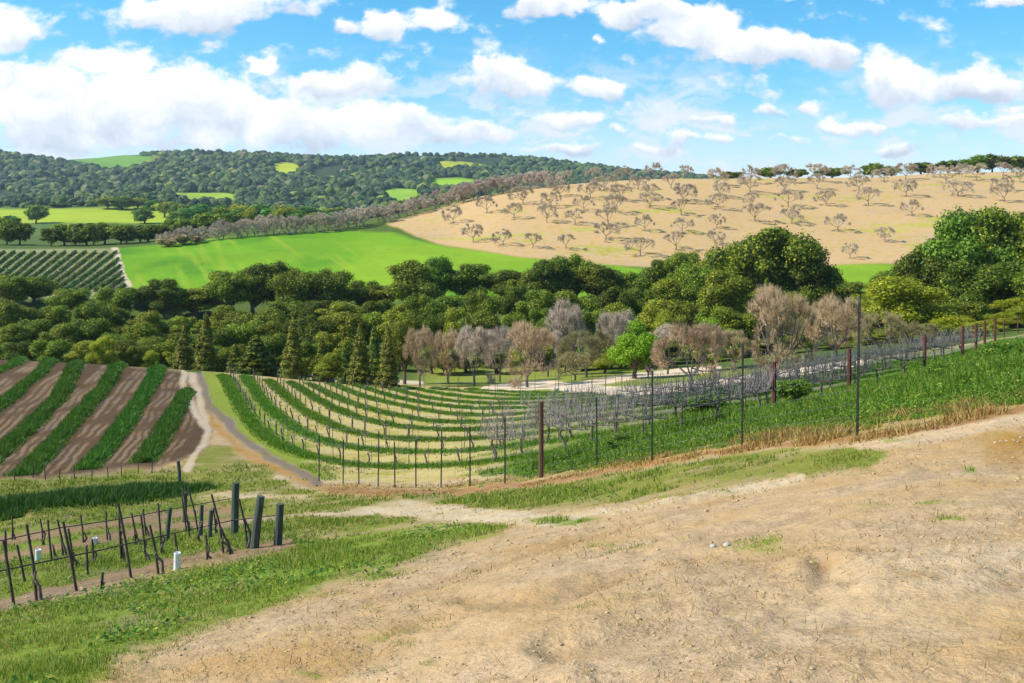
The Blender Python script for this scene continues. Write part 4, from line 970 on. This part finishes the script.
# --- the striped vineyard: curving rows
ROWS = {
 'A': [(223,375),(235,396),(251,423),(276,444),(303,455),(345,464),(400,467),(480,463),(560,453),(640,441),(720,425),(775,411)],
 'B': [(245,376),(260,398),(283,420),(313,438),(350,448),(400,452),(480,450),(560,441),(640,429),(720,416),(800,403),(855,394)],
 'C': [(268,380),(290,400),(319,420),(356,434),(410,440),(480,439),(560,431),(640,420),(720,408),(800,395),(870,384),(925,373)],
 'D': [(290,382),(313,397),(346,414),(386,425),(440,430),(500,429),(560,423),(640,413),(720,402),(800,389),(870,377),(966,357)],
 'E': [(309,383.5),(353,405),(412,419),(479,423),(560,416),(640,407),(720,397),(800,384),(870,372),(979,352)],
 'F': [(331,384),(366,398),(432,412),(499,416),(560,411),(640,402),(720,392.5),(800,380),(870,369),(988,348)],
 'G': [(352,385),(400,399),(450,407),(510,409),(570,405),(640,398),(720,389.5),(800,377),(870,366),(997,345)],
 'H': [(376,386),(420,397),(470,403),(530,404),(580,401),(625,396.5)],
 'I': [(403,387),(450,396),(500,399.5),(550,399),(608,395)],
 'J': [(434,388.5),(480,393.5),(530,396),(592,394)],
 'K': [(466,389.5),(510,392),(560,393)],
}
ROWTXT = ['next to the wire fence', 'second from the wire fence', 'third from the wire fence', 'fourth from the wire fence', 'fifth from the wire fence', 'sixth from the wire fence', 'seventh from the wire fence', 'eighth from the wire fence', 'ninth from the wire fence', 'tenth from the wire fence', 'shortest and topmost by the road']
LINE = {}
for i, (k, px) in enumerate(ROWS.items()):
    ln, L_ = world_line(px, 28); LINE[k] = (ln, L_)
    o = strip('row_grass_strip', ln, L_, .86, 1.1, .21, .20, 360, M_STRIPR, 440 + i)
    tag(o, f"curving dark green grass strip under the vines, row {ROWTXT[i]}", 'grass strip', 'grass strips of the curving vineyard')

# dormant vines: a gnarled trunk, two arms along the wire, bare grey canes, each on a thin stake
M_CANE = rough_mat('dormant_canes', (.125, .10, .095), (.34, .285, .265), 14, .9, .2)
M_VTRUNK = rough_mat('vine_bark', (.075, .055, .045), (.17, .13, .11), 18, .95, .6)
M_STEEL = rough_mat('dark_steel', (.045, .05, .045), (.11, .11, .10), 20, .55, .1, .3)
M_RUST = rough_mat('rusty_steel', (.07, .018, .014), (.15, .04, .03), 16, .8, .2, .15)
M_WHITE = rough_mat('white_plastic', (.66, .68, .72), (.82, .83, .85), 10, .45, .05)
M_WIRE = rough_mat('galvanised_wire', (.14, .14, .14), (.26, .26, .25), 30, .45, .05, .6)
def make_vine(seed):
    rng = np.random.default_rng(seed); tm = MB()
    hz_ = rng.uniform(.62, .78)
    tm.path(wavy((0, 0, -.1), (rng.normal(0, .04), rng.normal(0, .04), hz_), rng, 6, .12), .045, .032, 6)
    for s in (-1, 1): tm.path(wavy((0, 0, hz_), (s * .8, rng.normal(0, .04), hz_ + .1), rng, 5, .07), .028, .016, 5)
    cm = MB(); a = []; b = []
    for i in range(44):
        x = rng.uniform(-.85, .85); a.append((x, rng.normal(0, .03), hz_ + .05)); b.append((x + rng.normal(0, .14), rng.normal(0, .18), hz_ + rng.uniform(.25, .75)))
    cm.tubes(a, b, .010, .005, 3)
    me = tm.mesh('grapevine', M_VTRUNK)
    r = put('grapevine', me); put('canes', cm.mesh('canes', M_CANE), r)
    sm = MB(); sm.tubes([(.06, .02, -.1)], [(.06, .02, 1.45)], .010, .010, 4); put('stake', sm.mesh('stake', M_STEEL), r)
    return r
VINES = [make_vine(500 + i) for i in range(5)]
vr = random.Random(9)
TXT = {k: ROWTXT[i] for i, k in enumerate(ROWS)}
vcount = 0
for k, step, s0 in (('A', 1.3, 2.25), ('B', 1.25, 1.95), ('C', 1.3, 1.85), ('D', 1.4, 1.75), ('E', 1.5, 1.7), ('F', 1.6, 1.65), ('G', 1.7, 1.65)):
    ln, L_ = LINE[k]; i = int(s0 * len(ln) * .3)
    while i < len(ln) - 3:
        if k in 'FG' and CX + F * ln[i][0] / ln[i][1] < 770: i += 3; continue
        if CX + F * ln[i][0] / ln[i][1] < (500 if k in 'AB' else 530) + vr.uniform(-40, 60): i += 3; continue
        c = ln[i]; t = ln[min(i + 2, len(ln) - 1)] - ln[max(i - 2, 0)]
        src = VINES[vr.randrange(5)]; o = copy_tree(src)
        o.location = (c[0], c[1], float(Z(c[0], c[1]))); o.rotation_euler = (0, 0, math.atan2(t[1], t[0]) + vr.uniform(-.1, .1)); s = vr.uniform(.9, 1.2); o.scale = (s, s, s)
        tag(o, f"dormant grapevine with bare grey canes in the row {TXT[k]}", 'grapevine', f"vines of the row {TXT[k]}"); vcount += 1
        i += max(2, int(step / .25 * vr.uniform(.9, 1.1)))
def make_pruned(seed):
    rng = np.random.default_rng(seed); tm = MB(); h_ = rng.uniform(.5, .65)
    tm.path(wavy((0, 0, -.1), (rng.normal(0, .05), rng.normal(0, .05), h_), rng, 6, .14), .042, .034, 6)
    for s in (-1, 1): tm.path(wavy((0, 0, h_ - .02), (s * rng.uniform(.25, .45), 0, h_ + .1), rng, 4, .1), .024, .012, 5)
    r = put('grapevine', tm.mesh('grapevine', M_VTRUNK)); sm = MB(); sm.tubes([(.06, .02, -.1)], [(.06, .02, .95)], .011, .010, 4); put('stake', sm.mesh('stake', M_STEEL), r)
    return r
PRUNED = [make_pruned(520 + i) for i in range(4)]
for k in 'ABCDEFG':
    ln, L_ = LINE[k]; i = 6
    while i < len(ln) - 3:
        if CX + F * ln[i][0] / ln[i][1] > 500: break
        c = ln[i]; t = ln[i + 2] - ln[i - 2]; nn = np.array([-t[1], t[0]]) / (np.linalg.norm(t) + 1e-9)
        c = c + nn * .55; o = copy_tree(PRUNED[vr.randrange(4)]); s = vr.uniform(.85, 1.15)
        o.location = (c[0], c[1], float(Z(c[0], c[1]))); o.rotation_euler = (0, 0, math.atan2(t[1], t[0])); o.scale = (s, s, s)
        tag(o, f"short cane-pruned grapevine trunk on the striped slope, row {TXT[k]}", 'grapevine', f"pruned vines of the row {TXT[k]}"); vcount += 1
        i += int(vr.uniform(7, 10))
PROTO += VINES + PRUNED
# trellis of each row: red steel end post, line posts, three wires
for k in ROWS:
    ln, L_ = LINE[k]
    if k in 'HIJK': start = int(len(ln) * .25)
    else: start = int(len(ln) * .56)
    e = ln[-1]; r = empty('trellis', (e[0], e[1], float(Z(e[0], e[1]))))
    red = k in 'ABCDEFG'
    tag(r, f"wire trellis {'with red end post, ' if red else 'on thin posts, '}row {TXT[k]}", 'trellis', 'trellises of the curving vineyard')
    b = np.array(r.location)
    m = MB()
    if red: m.tubes([(0, 0, -.3)], [(.02, 0, 1.72)], .085, .078, 8)
    else: m.tubes([(0, 0, -.3)], [(0, 0, 1.5)], .03, .03, 6)
    put('end_post', m.mesh('end_post', M_RUST if red else M_STEEL), r)
    idx = list(range(start, len(ln) - 6, 20 if k in 'ABC' else 26)); tops = []
    for i in idx:
        c = ln[i]; z = float(Z(c[0], c[1])); m = MB(); h_ = 1.55 + vr.uniform(-.08, .12)
        q = np.array([c[0], c[1], z]) - b; tops.append(q)
        m.tubes([q + (0, 0, -.2)], [q + (vr.uniform(-.05, .05), vr.uniform(-.05, .05), h_)], .016, .014, 4)
        put('line_post', m.mesh('line_post', M_STEEL if vr.random() < .75 else M_RUST), r)
    tops.append(np.zeros(3)); tops = np.array(tops); m = MB()
    for hw in (.75, 1.1, 1.42):
        A0 = tops[:-1] + (0, 0, hw); m.tubes(A0, tops[1:] + (0, 0, hw), .004, .004, 3)
    put('wire', m.mesh('wire', M_WIRE), r)
# extra red posts at the far vineyard corner on the bank
for i, (u, row, y, hpx) in enumerate([(1004,341,84,18),(1018,336,92,17)]):
    p = at(u, y); m = MB(); m.tubes([(0, 0, -.3)], [(0, .02, hpx / F * y)], .06, .055, 8); put_ = put('end_post', m.mesh('end_post', M_RUST)); put_.location = p
    put_.name = 'vineyard_post'
    tag(put_, ['red steel post last but one along the grassy bank', 'red steel post at the very end of the grassy bank'][i], 'post', 'red posts at the far vineyard corner')

# --- far vineyard rows beyond the creek
rng = np.random.default_rng(611)
M_FARVINE = leaf_mat('far_vine_rows', [(0, (.03, .075, .010)), (.6, (.075, .15, .018)), (1, (.15, .22, .03))], .3, objvar=.1)
cnt_ = 0
for i in range(26):
    ub = -120 + i * 10.2
    rr = np.linspace(293, 253, 700); uu = ub + (293 - rr) * 1.32
    ok = (uu < 117 + np.clip((rr - 252) * .24, 0, 12)) & (uu > -40)
    if ok.sum() < 60: continue
    uu = uu[ok]; rr = rr[ok]
    pa = hit(uu[0], rr[0], 188); pb = hit(uu[-1], rr[-1], 188); L_ = np.hypot(*(pb - pa)[:2]); n = int(L_ * 34)
    t = rng.uniform(0, 1, n); xx = pa[0] + (pb[0] - pa[0]) * t + rng.normal(0, .16, n); yy = pa[1] + (pb[1] - pa[1]) * t
    P = np.stack([xx, yy, Z(xx, yy) + rng.uniform(.05, .6, n)], 1)
    V, f = leaf_quads(P, rand_dirs(n, rng), .20, rng, .7)
    o = put('far_vine_row', mesh_np('far_vine_row', V, [f], M_FARVINE)); cnt_ += 1
    tag(o, f"thin green vine row in the far vineyard, {ORD[cnt_ - 1]} from its left edge", 'vine row', 'vine rows of the far vineyard')

# ------------------------------------------------------------------ the wire fence
M_TPOST = rough_mat('dark_green_post', (.022, .03, .022), (.055, .065, .05), 12, .6, .15, .2)
M_REDWOOD = rough_mat('red_brown_wood', (.06, .026, .018), (.125, .058, .04), 9, .9, .5, stretch=(4, 4, .5))
FP = [(319,481,46),(343,484,44),(359,485,46),(378,487,56),(395,488,46),(416,488.5,48),(441,488,58),(470,487,60),(505,484,66),(541,478,76),(597,468,70),(652,461,90),(742,446,102),(857,436,134)]
pts = [hit(u, r, 9) for u, r, h in FP]
fr = empty('wire_fence', pts[9]); fb = np.array(pts[9])
tag(fr, 'long wire fence on thin dark posts between the dirt slope and the vineyard', 'fence')
tops = []
for (u, r, hpx), p in zip(FP, pts):
    h_ = hpx / F * p[1]; q = p - fb; m = MB(); ln_ = np.array([vr.uniform(-.02, .02), 0, 0]) * h_
    if u == 541:
        m.path([q + (0, 0, -.3), q + (.01, 0, h_ * .5), q + (0, 0, h_)], .072, .062, 9); o = put('wood_post', m.mesh('wood_post', M_REDWOOD), fr); o['label'] = 'thicker red-brown wooden post'
    else:
        w = .021
        a, b = q + (0, 0, -.3), q + ln_ + (0, 0, h_)
        for (dx0, dx1, dy0, dy1) in ((-w, w, 0, .008), (-.005, .005, .008, .045)):
            c = [(dx0, dy0), (dx1, dy0), (dx1, dy1), (dx0, dy1)]
            V = [(a[0] + x, a[1] + y_, a[2]) for x, y_ in c] + [(b[0] + x, b[1] + y_, b[2]) for x, y_ in c]
            m.add(V, [(0, 1, 5, 4), (1, 2, 6, 5), (2, 3, 7, 6), (3, 0, 4, 7), (4, 5, 6, 7)])
        for z_ in np.arange(.3, h_ - .05, .055 if u > 600 else .12):
            m.tubes([q + ln_ * z_ / h_ + (0, -.012, z_)], [q + ln_ * z_ / h_ + (0, -.012, z_ + .02)], .011, .011, 4)
        o = put('post', m.mesh('post', M_TPOST), fr)
        if u == 857:
            cm_ = MB(); cm_.tubes([b + (0, .02, -.02)], [b + (0, .02, .10)], .032, .026, 8); put('post_cap', cm_.mesh('post_cap', M_STEEL), o)
    tops.append((q, h_))
m = MB()
for fz in (.08, .22, .36, .52, .70, .92):
    A0 = np.array([q + (0, -.02, min(h_ * fz, 1.5 * fz)) for q, h_ in tops]); m.tubes(A0[:-1], A0[1:], .0035, .0035, 3)
for (q0, h0), (q1, h1) in zip(tops[:-1], tops[1:]):
    n = int(np.linalg.norm(q1 - q0) / .3); t = np.linspace(0, 1, n)[1:-1, None]
    b0 = q0 * (1 - t) + q1 * t
    m.tubes(b0 + (0, -.02, .05), b0 + (0, -.02, 1.3), .0022, .0022, 3)
put('wire', m.mesh('wire', M_WIRE), fr)

# ------------------------------------------------------------------ the young vines at the left
M_GREENWOOD = rough_mat('treated_wood', (.028, .042, .032), (.085, .10, .075), 8, .85, .5, stretch=(4, 4, .5))
M_STAKE = rough_mat('dark_stake', (.03, .022, .018), (.085, .06, .045), 14, .85, .3)
WOOD = [((234,535),(235.5,483),.085,'tallest green-grey wooden end post, standing upright above the young vines'),((253,549),(260.5,497),.080,'leaning green-grey wooden end post, middle of the big three'),((277,545),(280,504),.078,'short green-grey wooden end post, outermost by the dirt track'),
 ((209,538),(211,511),.05,'small green wooden post behind the crossing stakes'),((200,536),(201.5,505),.05,'small dark green post just behind the small row end'),((184,523),(185.5,493),.055,'green post at the lower end of the dense crop strip'),((180,482),(178,461),.07,'grey post at the upper end of the dense crop strip'),((166,541),(170,508),.05,'green wooden stake tilted the other way among dark stakes')]
for b, t, rad, lab in WOOD:
    p = hit(*b, 10); top = np.array([(t[0] - b[0]) / F * p[1], .02, (b[1] - t[1]) / F * p[1]]); m = MB()
    m.path([(0, 0, -.25), tuple(top * .5 + (.004, 0, 0)), tuple(top)], rad, rad * .88, 10)
    o = put('wooden_post', m.mesh('wooden_post', M_GREENWOOD)); o.location = p; tag(o, lab, 'post', 'wooden posts of the young vine rows')
STK = [((16,604),(2,541)),((38,600),(24,525)),((27,582),(18,545)),((79,591),(66,520)),((53,561),(48,520)),((64,556),(57,520)),((95,562),(94,537)),((133,578),(119,503)),((122,562),(119,505)),((160,575),(150,526)),((162,554),(159,503)),((176,562),(174,533)),((191,537),(183,484)),((201,542),(187,488)),((207,561),(205,537)),((225,553),(212,494)),((233,554),(221,528)),((249,549),(238.5,500)),
 ((8,575),(4,530)),((43,545),(40,519)),((84,543),(80,516)),((108,540),(105,512)),((74,568),(70,527)),((88,575),(85,547)),((147,536),(144,508)),((136,545),(133,512)),((12,540),(11,516)),((101,589),(101,573)),((147,560),(141,515)),((188,532),(182,492)),((216,533),(213,508)),
 ((33,478),(33,462)),((46,480),(45,466)),((60,483),(59,469)),((75,479),(74,466)),((92,481),(92,468)),((108,479),(107,467)),((122,477),(121,465)),((138,474),(138,462)),((152,473),(152,461)),((15,482),(15,468))]
SLAB = {}
front = sorted([s for s in STK if s[0][1] > 548], key=lambda s: s[0][0]); mid = sorted([s for s in STK if 500 < s[0][1] <= 548], key=lambda s: s[0][0]); back = sorted([s for s in STK if s[0][1] <= 500], key=lambda s: s[0][0])
for nm, lst in (('in the front row of young vines', front), ('in the second row of young vines', mid), ('standing above the dense crop strip', back)):
    for i, (b, t) in enumerate(lst):
        p = hit(*b, 10); s = p[1] / F; top = np.array([(t[0] - b[0]) * s, vr.uniform(-.1, .1), (b[1] - t[1]) * s]); m = MB()
        r_ = .021 if nm.startswith('in the front') else .020
        m.path([(0, 0, -.2), tuple(top * .5 + (vr.uniform(-.02, .02), 0, 0)), tuple(top)], r_, r_ * .85, 6)
        o = put('vine_stake', m.mesh('vine_stake', M_STAKE)); o.location = p
        tag(o, f"thin dark leaning stake {nm}, {ORD[i]} from the left", 'stake', 'stakes of the young vines')
        if nm[0] == 'i' and vr.random() < .75:      # a dark young trunk twining at the stake's foot
            m = MB(); q = top * vr.uniform(.35, .6); m.path(wavy((.05, 0, -.05), q + (.03, 0, 0), np.random.default_rng(700 + i), 5, .18), .028, .016, 6)
            o2 = put('young_vine', m.mesh('young_vine', M_VTRUNK)); o2.location = p; tag(o2, f"short dark young vine {nm.replace(' of young vines','')}, tied to the {ORD[i]} stake from left", 'grapevine', 'young vines on their stakes')
for b, hpx, lab in (((177,570),17,'tall white grow tube at the front row near the end posts'), ((38,559.5),10.5,'white grow tube in the second row near the view edge'), ((95,544),6,'small pale grow tube in the middle of the second row')):
    p = hit(*b, 10); m = MB(); h_ = hpx / F * p[1]
    prof_ = [(-.05, .055), (0, .055), (h_ * .95, .052), (h_, .056), (h_, .046), (h_ * .8, .044)]
    V = []; S = 12
    for z_, r_ in prof_:
        V += [(r_ * math.cos(6.2832 * k / S), r_ * math.sin(6.2832 * k / S), z_) for k in range(S)]
    m.add(V, [(i * S + k, i * S + (k + 1) % S, (i + 1) * S + (k + 1) % S, (i + 1) * S + k) for i in range(len(prof_) - 1) for k in range(S)])
    o = put('grow_tube', m.mesh('grow_tube', M_WHITE, True)); o.location = p; o.rotation_euler = (.05, .04, 0); tag(o, lab, 'grow tube', 'white grow tubes')
# drip line and wires of the young rows
for nm, px in (('front', [(-20,600),(30,588),(101,572),(165,553),(233,536),(277,531)]), ('second', [(-20,560),(60,541),(120,530),(190,516),(235,507)])):
    P = [hit(u, r + 8, 10) for u, r in px]; P = [p + (0, 0, .45) for p in P]; m = MB(); m.path(P, .012, .012, 5)
    o = put('drip_hose', m.mesh('drip_hose', M_STAKE)); tag(o, f"thin black drip hose strung along the {nm} row of young vines", 'hose')

# ------------------------------------------------------------------ stones
def stone(name, seed, s, mat, squash=.6):
    rng = np.random.default_rng(seed); v, f = ico2()
    v = v * (1 + .28 * (rng.uniform(size=(len(v), 1)) - .5)); v = v * np.array([s, s * .8, s * squash])
    return mesh_np(name, v, [f], mat, True)
M_STONE = rough_mat('pale_stone', (.30, .27, .23), (.52, .48, .42), 9, .9, .4)
M_CLOD = rough_mat('dry_clods', (.27, .175, .085), (.50, .36, .20), 30, .95, .4)
for i, (u, r, px, y0, lab) in enumerate([(713,546,3.2,5,'small grey stone in a weedy patch on the dirt'),(727,548.5,3.8,5,'flat pale stone beside the grey one on the dirt'),
    (276,374,4,70,'pale round boulder at the head of the striped vineyard'),(307,376,5,72,'pale boulder near the two pointed conifers'),(315,377,4,72,'pale boulder touching its bigger neighbour'),(79,358,4,80,'grey-white boulder at the far edge of the tilled block'),(87,356.5,4.5,80,'white boulder beside the grey-white one at the tilled block'),(106,358.5,3,80,'small white boulder under the yellow bush'),(115,359,4.5,80,'pale boulder just past the yellow bush'),(262,373,3,72,'small stone at the vineyard corner'),(556,391,3.2,70,'white stone below the gravel road'),(566,392,3.2,70,'second white stone below the gravel road'),(345,379,8,74,'long pale stone heap below the pointed conifers')]):
    p = hit(u, r, y0); s = px / F * p[1]; o = put('stone', stone('stone', 800 + i, s, M_STONE, .75)); o.location = p + (0, 0, s * .3); tag(o, lab, 'stone')

# ------------------------------------------------------------------ grass, weeds, straw, grit
rng = np.random.default_rng(900)
def scatter(n, u0, u1, y0, y1, pw=1.0):
    u = rng.uniform(u0, u1, n); y = np.exp(math.log(y0) + (math.log(y1) - math.log(y0)) * rng.uniform(0, 1, n) ** pw)
    return u, y, (u - CX) / F * y
def cover(u, y, x):
    A_, B_, g_, zid_, uj, rj = zones(x, y); return g_, uj, rj, zid_
u, y, x = scatter(470000, -60, 1090, 3.6, 42, .85)
g, uj, rj, zid = cover(u, y, x)
tuft = fbm(x / .55, y / .55, 101, 3) * 1.1 + fbm(x / 2.4, y / 2.4, 103, 3) * .9 + fbm(x / .16, y / .16, 107, 2) * .5
k = (g + tuft > .52) & (zid == 0) & (g < .93) & (rng.uniform(size=len(g)) < .85)
yy = y[k]; P = np.stack([x[k], yy, Z(x[k], yy)], 1)
hh = (.016 + .042 * np.clip(g[k], 0, 1)) * rng.uniform(.4, 1.5, len(yy)) * (1 + 1.2 * fbm(x[k] / 1.1, yy / 1.1, 105, 2)) * (1 + yy / 22)
V, f = blades(P, hh, np.clip(.0011 * yy, .007, .05) * rng.uniform(.6, 1.4, len(yy)), rng, .7)
tag(put('grass', mesh_np('grass', V, f, M_BLADE)), 'short green and yellowing grass on the dirt slope', 'grass', kind='stuff')
NG = len(yy)
# broad-leaved weeds in the near grass at the lower left
u, y, x = scatter(26000, -60, 620, 5, 22, 1)
g, uj, rj, zid = cover(u, y, x)
k = (g > .5) & (fbm(x / 1.3, y / 1.3, 111, 3) > .06) & (zid == 0) & (g < .93)
P = np.stack([x[k], y[k], Z(x[k], y[k]) + rng.uniform(.01, .10, k.sum())], 1); Nn = rand_dirs(len(P), rng) * .6 + np.array([0, 0, 1.]); Nn /= np.linalg.norm(Nn, axis=1, keepdims=True)
V, f = leaf_quads(P, Nn, .028, rng, .6)
tag(put('broadleaf_weeds', mesh_np('broadleaf_weeds', V, [f], M_WEED)), 'dark green low weeds growing in the near grass', 'weeds', kind='stuff')
# the lush bank
u, y, x = scatter(340000, 460, 1110, 15, 100, 1)
g, uj, rj, zid = cover(u, y, x)
sd_ = poly_sd(POLY['verge'], uj, rj)
k = (sd_ > -2) & (rng.uniform(size=len(u)) < np.clip(.5 + sd_ / 8, .1, 1)) & (fbm(x / 1.6, y / 1.6, 113, 3) > -.22)
dd = np.clip(sd_[k] / 14, .25, 1); P = np.stack([x[k], y[k], Z(x[k], y[k])], 1)
hh = (.36 * dd * rng.uniform(.4, 1.2, k.sum())) * (1 + 2.2 * fbm(x[k] / 1.5, y[k] / 1.5, 115, 3))
V, f = blades(P, np.maximum(hh, .06), np.clip(.0017 * y[k], .03, .10) * rng.uniform(.6, 1.3, k.sum()), rng, .5)
V2, f2 = leaf_quads(P + np.stack([np.zeros(len(P)), np.zeros(len(P)), hh * rng.uniform(.3, 1.05, len(P))], 1), rand_dirs(len(P), rng) * .8 + np.array([0, -.1, .5]), .032, rng, .4)
nv_ = len(V); V = np.concatenate([V, V2]); f = f + [f2 + nv_]
tag(put('bank_weeds', mesh_np('bank_weeds', V, f, M_WEED)), 'lush dark green weeds on the bank beyond the wire fence', 'weeds', kind='stuff')
for i, (u_, r_, w_, h_, lab) in enumerate([(706,420,44,26,'dense green shrub on the bank between the two middle fence posts'),(795,405,36,26,'round green shrub on the bank just before the tallest fence post'),(760,420,30,14,'low green shrub on the bank under the pink tree'),(620,448,36,14,'low green shrub behind the wire fence, beside the wooden post'),(945,380,46,18,'spreading green shrub on the bank below the red posts'),(1000,362,50,20,'leafy green shrub on the bank at the view edge'),(890,400,40,14,'small green shrub on the bank past the tallest fence post')]):
    p_ = hit(u_, r_, 14); plant(BANKS, p_, h=h_ / F * p_[1], w=w_ / F * p_[1], label=lab, cat='shrub', group='green shrubs on the grassy bank').name = 'shrub'
# straw along the fence foot
u, y, x = scatter(200000, 320, 1110, 12, 48, 1)
g, uj, rj, zid = cover(u, y, x)
sd_ = poly_sd(POLY['drybank'], uj, rj)
k = (sd_ > -2.5) & (rng.uniform(size=len(u)) < np.clip(.5 + sd_ / 8, .12, 1)) & (fbm(x / 1.1, y / 1.1, 117, 3) > -.06)
P = np.stack([x[k], y[k], Z(x[k], y[k])], 1); up = sstep(520, 860, u[k])
hh = (.08 + .12 * up) * rng.uniform(.3, 1.3, k.sum()) * (1 + 1.6 * fbm(x[k] / .9, y[k] / .9, 119, 3))
V, f = blades(P, np.maximum(hh, .05), np.clip(.0015 * y[k], .02, .07) * rng.uniform(.6, 1.3, k.sum()), rng, .75)
tag(put('dry_grass', mesh_np('dry_grass', V, f, M_DRY)), 'dry straw-coloured grass along the foot of the wire fence', 'dry grass', kind='stuff')
# grit and clods on the dirt
u, y, x = scatter(15000, -40, 1090, 3.6, 24, 1)
g, uj, rj, zid = cover(u, y, x)
k = (g < .35) & (fbm(x / 1.7, y / 1.7, 121, 3) > -.10)
x = x[k]; y = y[k]; n = len(x); v0, f0 = ico()
s = (.004 + .015 * rng.uniform(size=n) ** 5) * np.clip(y / 7, .8, 1.8)
V = v0[None] * (1 + .5 * (rng.uniform(size=(n, 12, 1)) - .5)) * np.stack([s, s, s * .6], 1)[:, None] + np.stack([x, y, Z(x, y) + s * .2], 1)[:, None]
tag(put('dirt_clods', mesh_np('dirt_clods', V.reshape(-1, 3), [(f0[None] + (np.arange(n) * 12)[:, None, None]).reshape(-1, 3)], M_CLOD)), 'loose clods and grit strewn over the bare dirt', 'clods', kind='stuff')
u, y, x = scatter(15000, -40, 1090, 3.6, 26, 1)
g, uj, rj, zid = cover(u, y, x)
k = (g < .8) & (zid == 0) & (fbm(x / 1.1, y / 1.1, 131, 3) > .02)
P = np.stack([x[k], y[k], Z(x[k], y[k]) + .03], 1); V, f = blades(P, .035 * rng.uniform(.4, 1.6, k.sum()), np.clip(.0010 * y[k], .004, .02), rng, 2.6)
tag(put('straw_litter', mesh_np('straw_litter', V, f, M_DRY)), 'dry straw bits lying scattered over the bare dirt', 'straw', kind='stuff')
print('COUNTS trees', NTREE[0], 'vines', vcount, 'blades', NG)
for pr_ in PROTO: hide_proto(pr_)
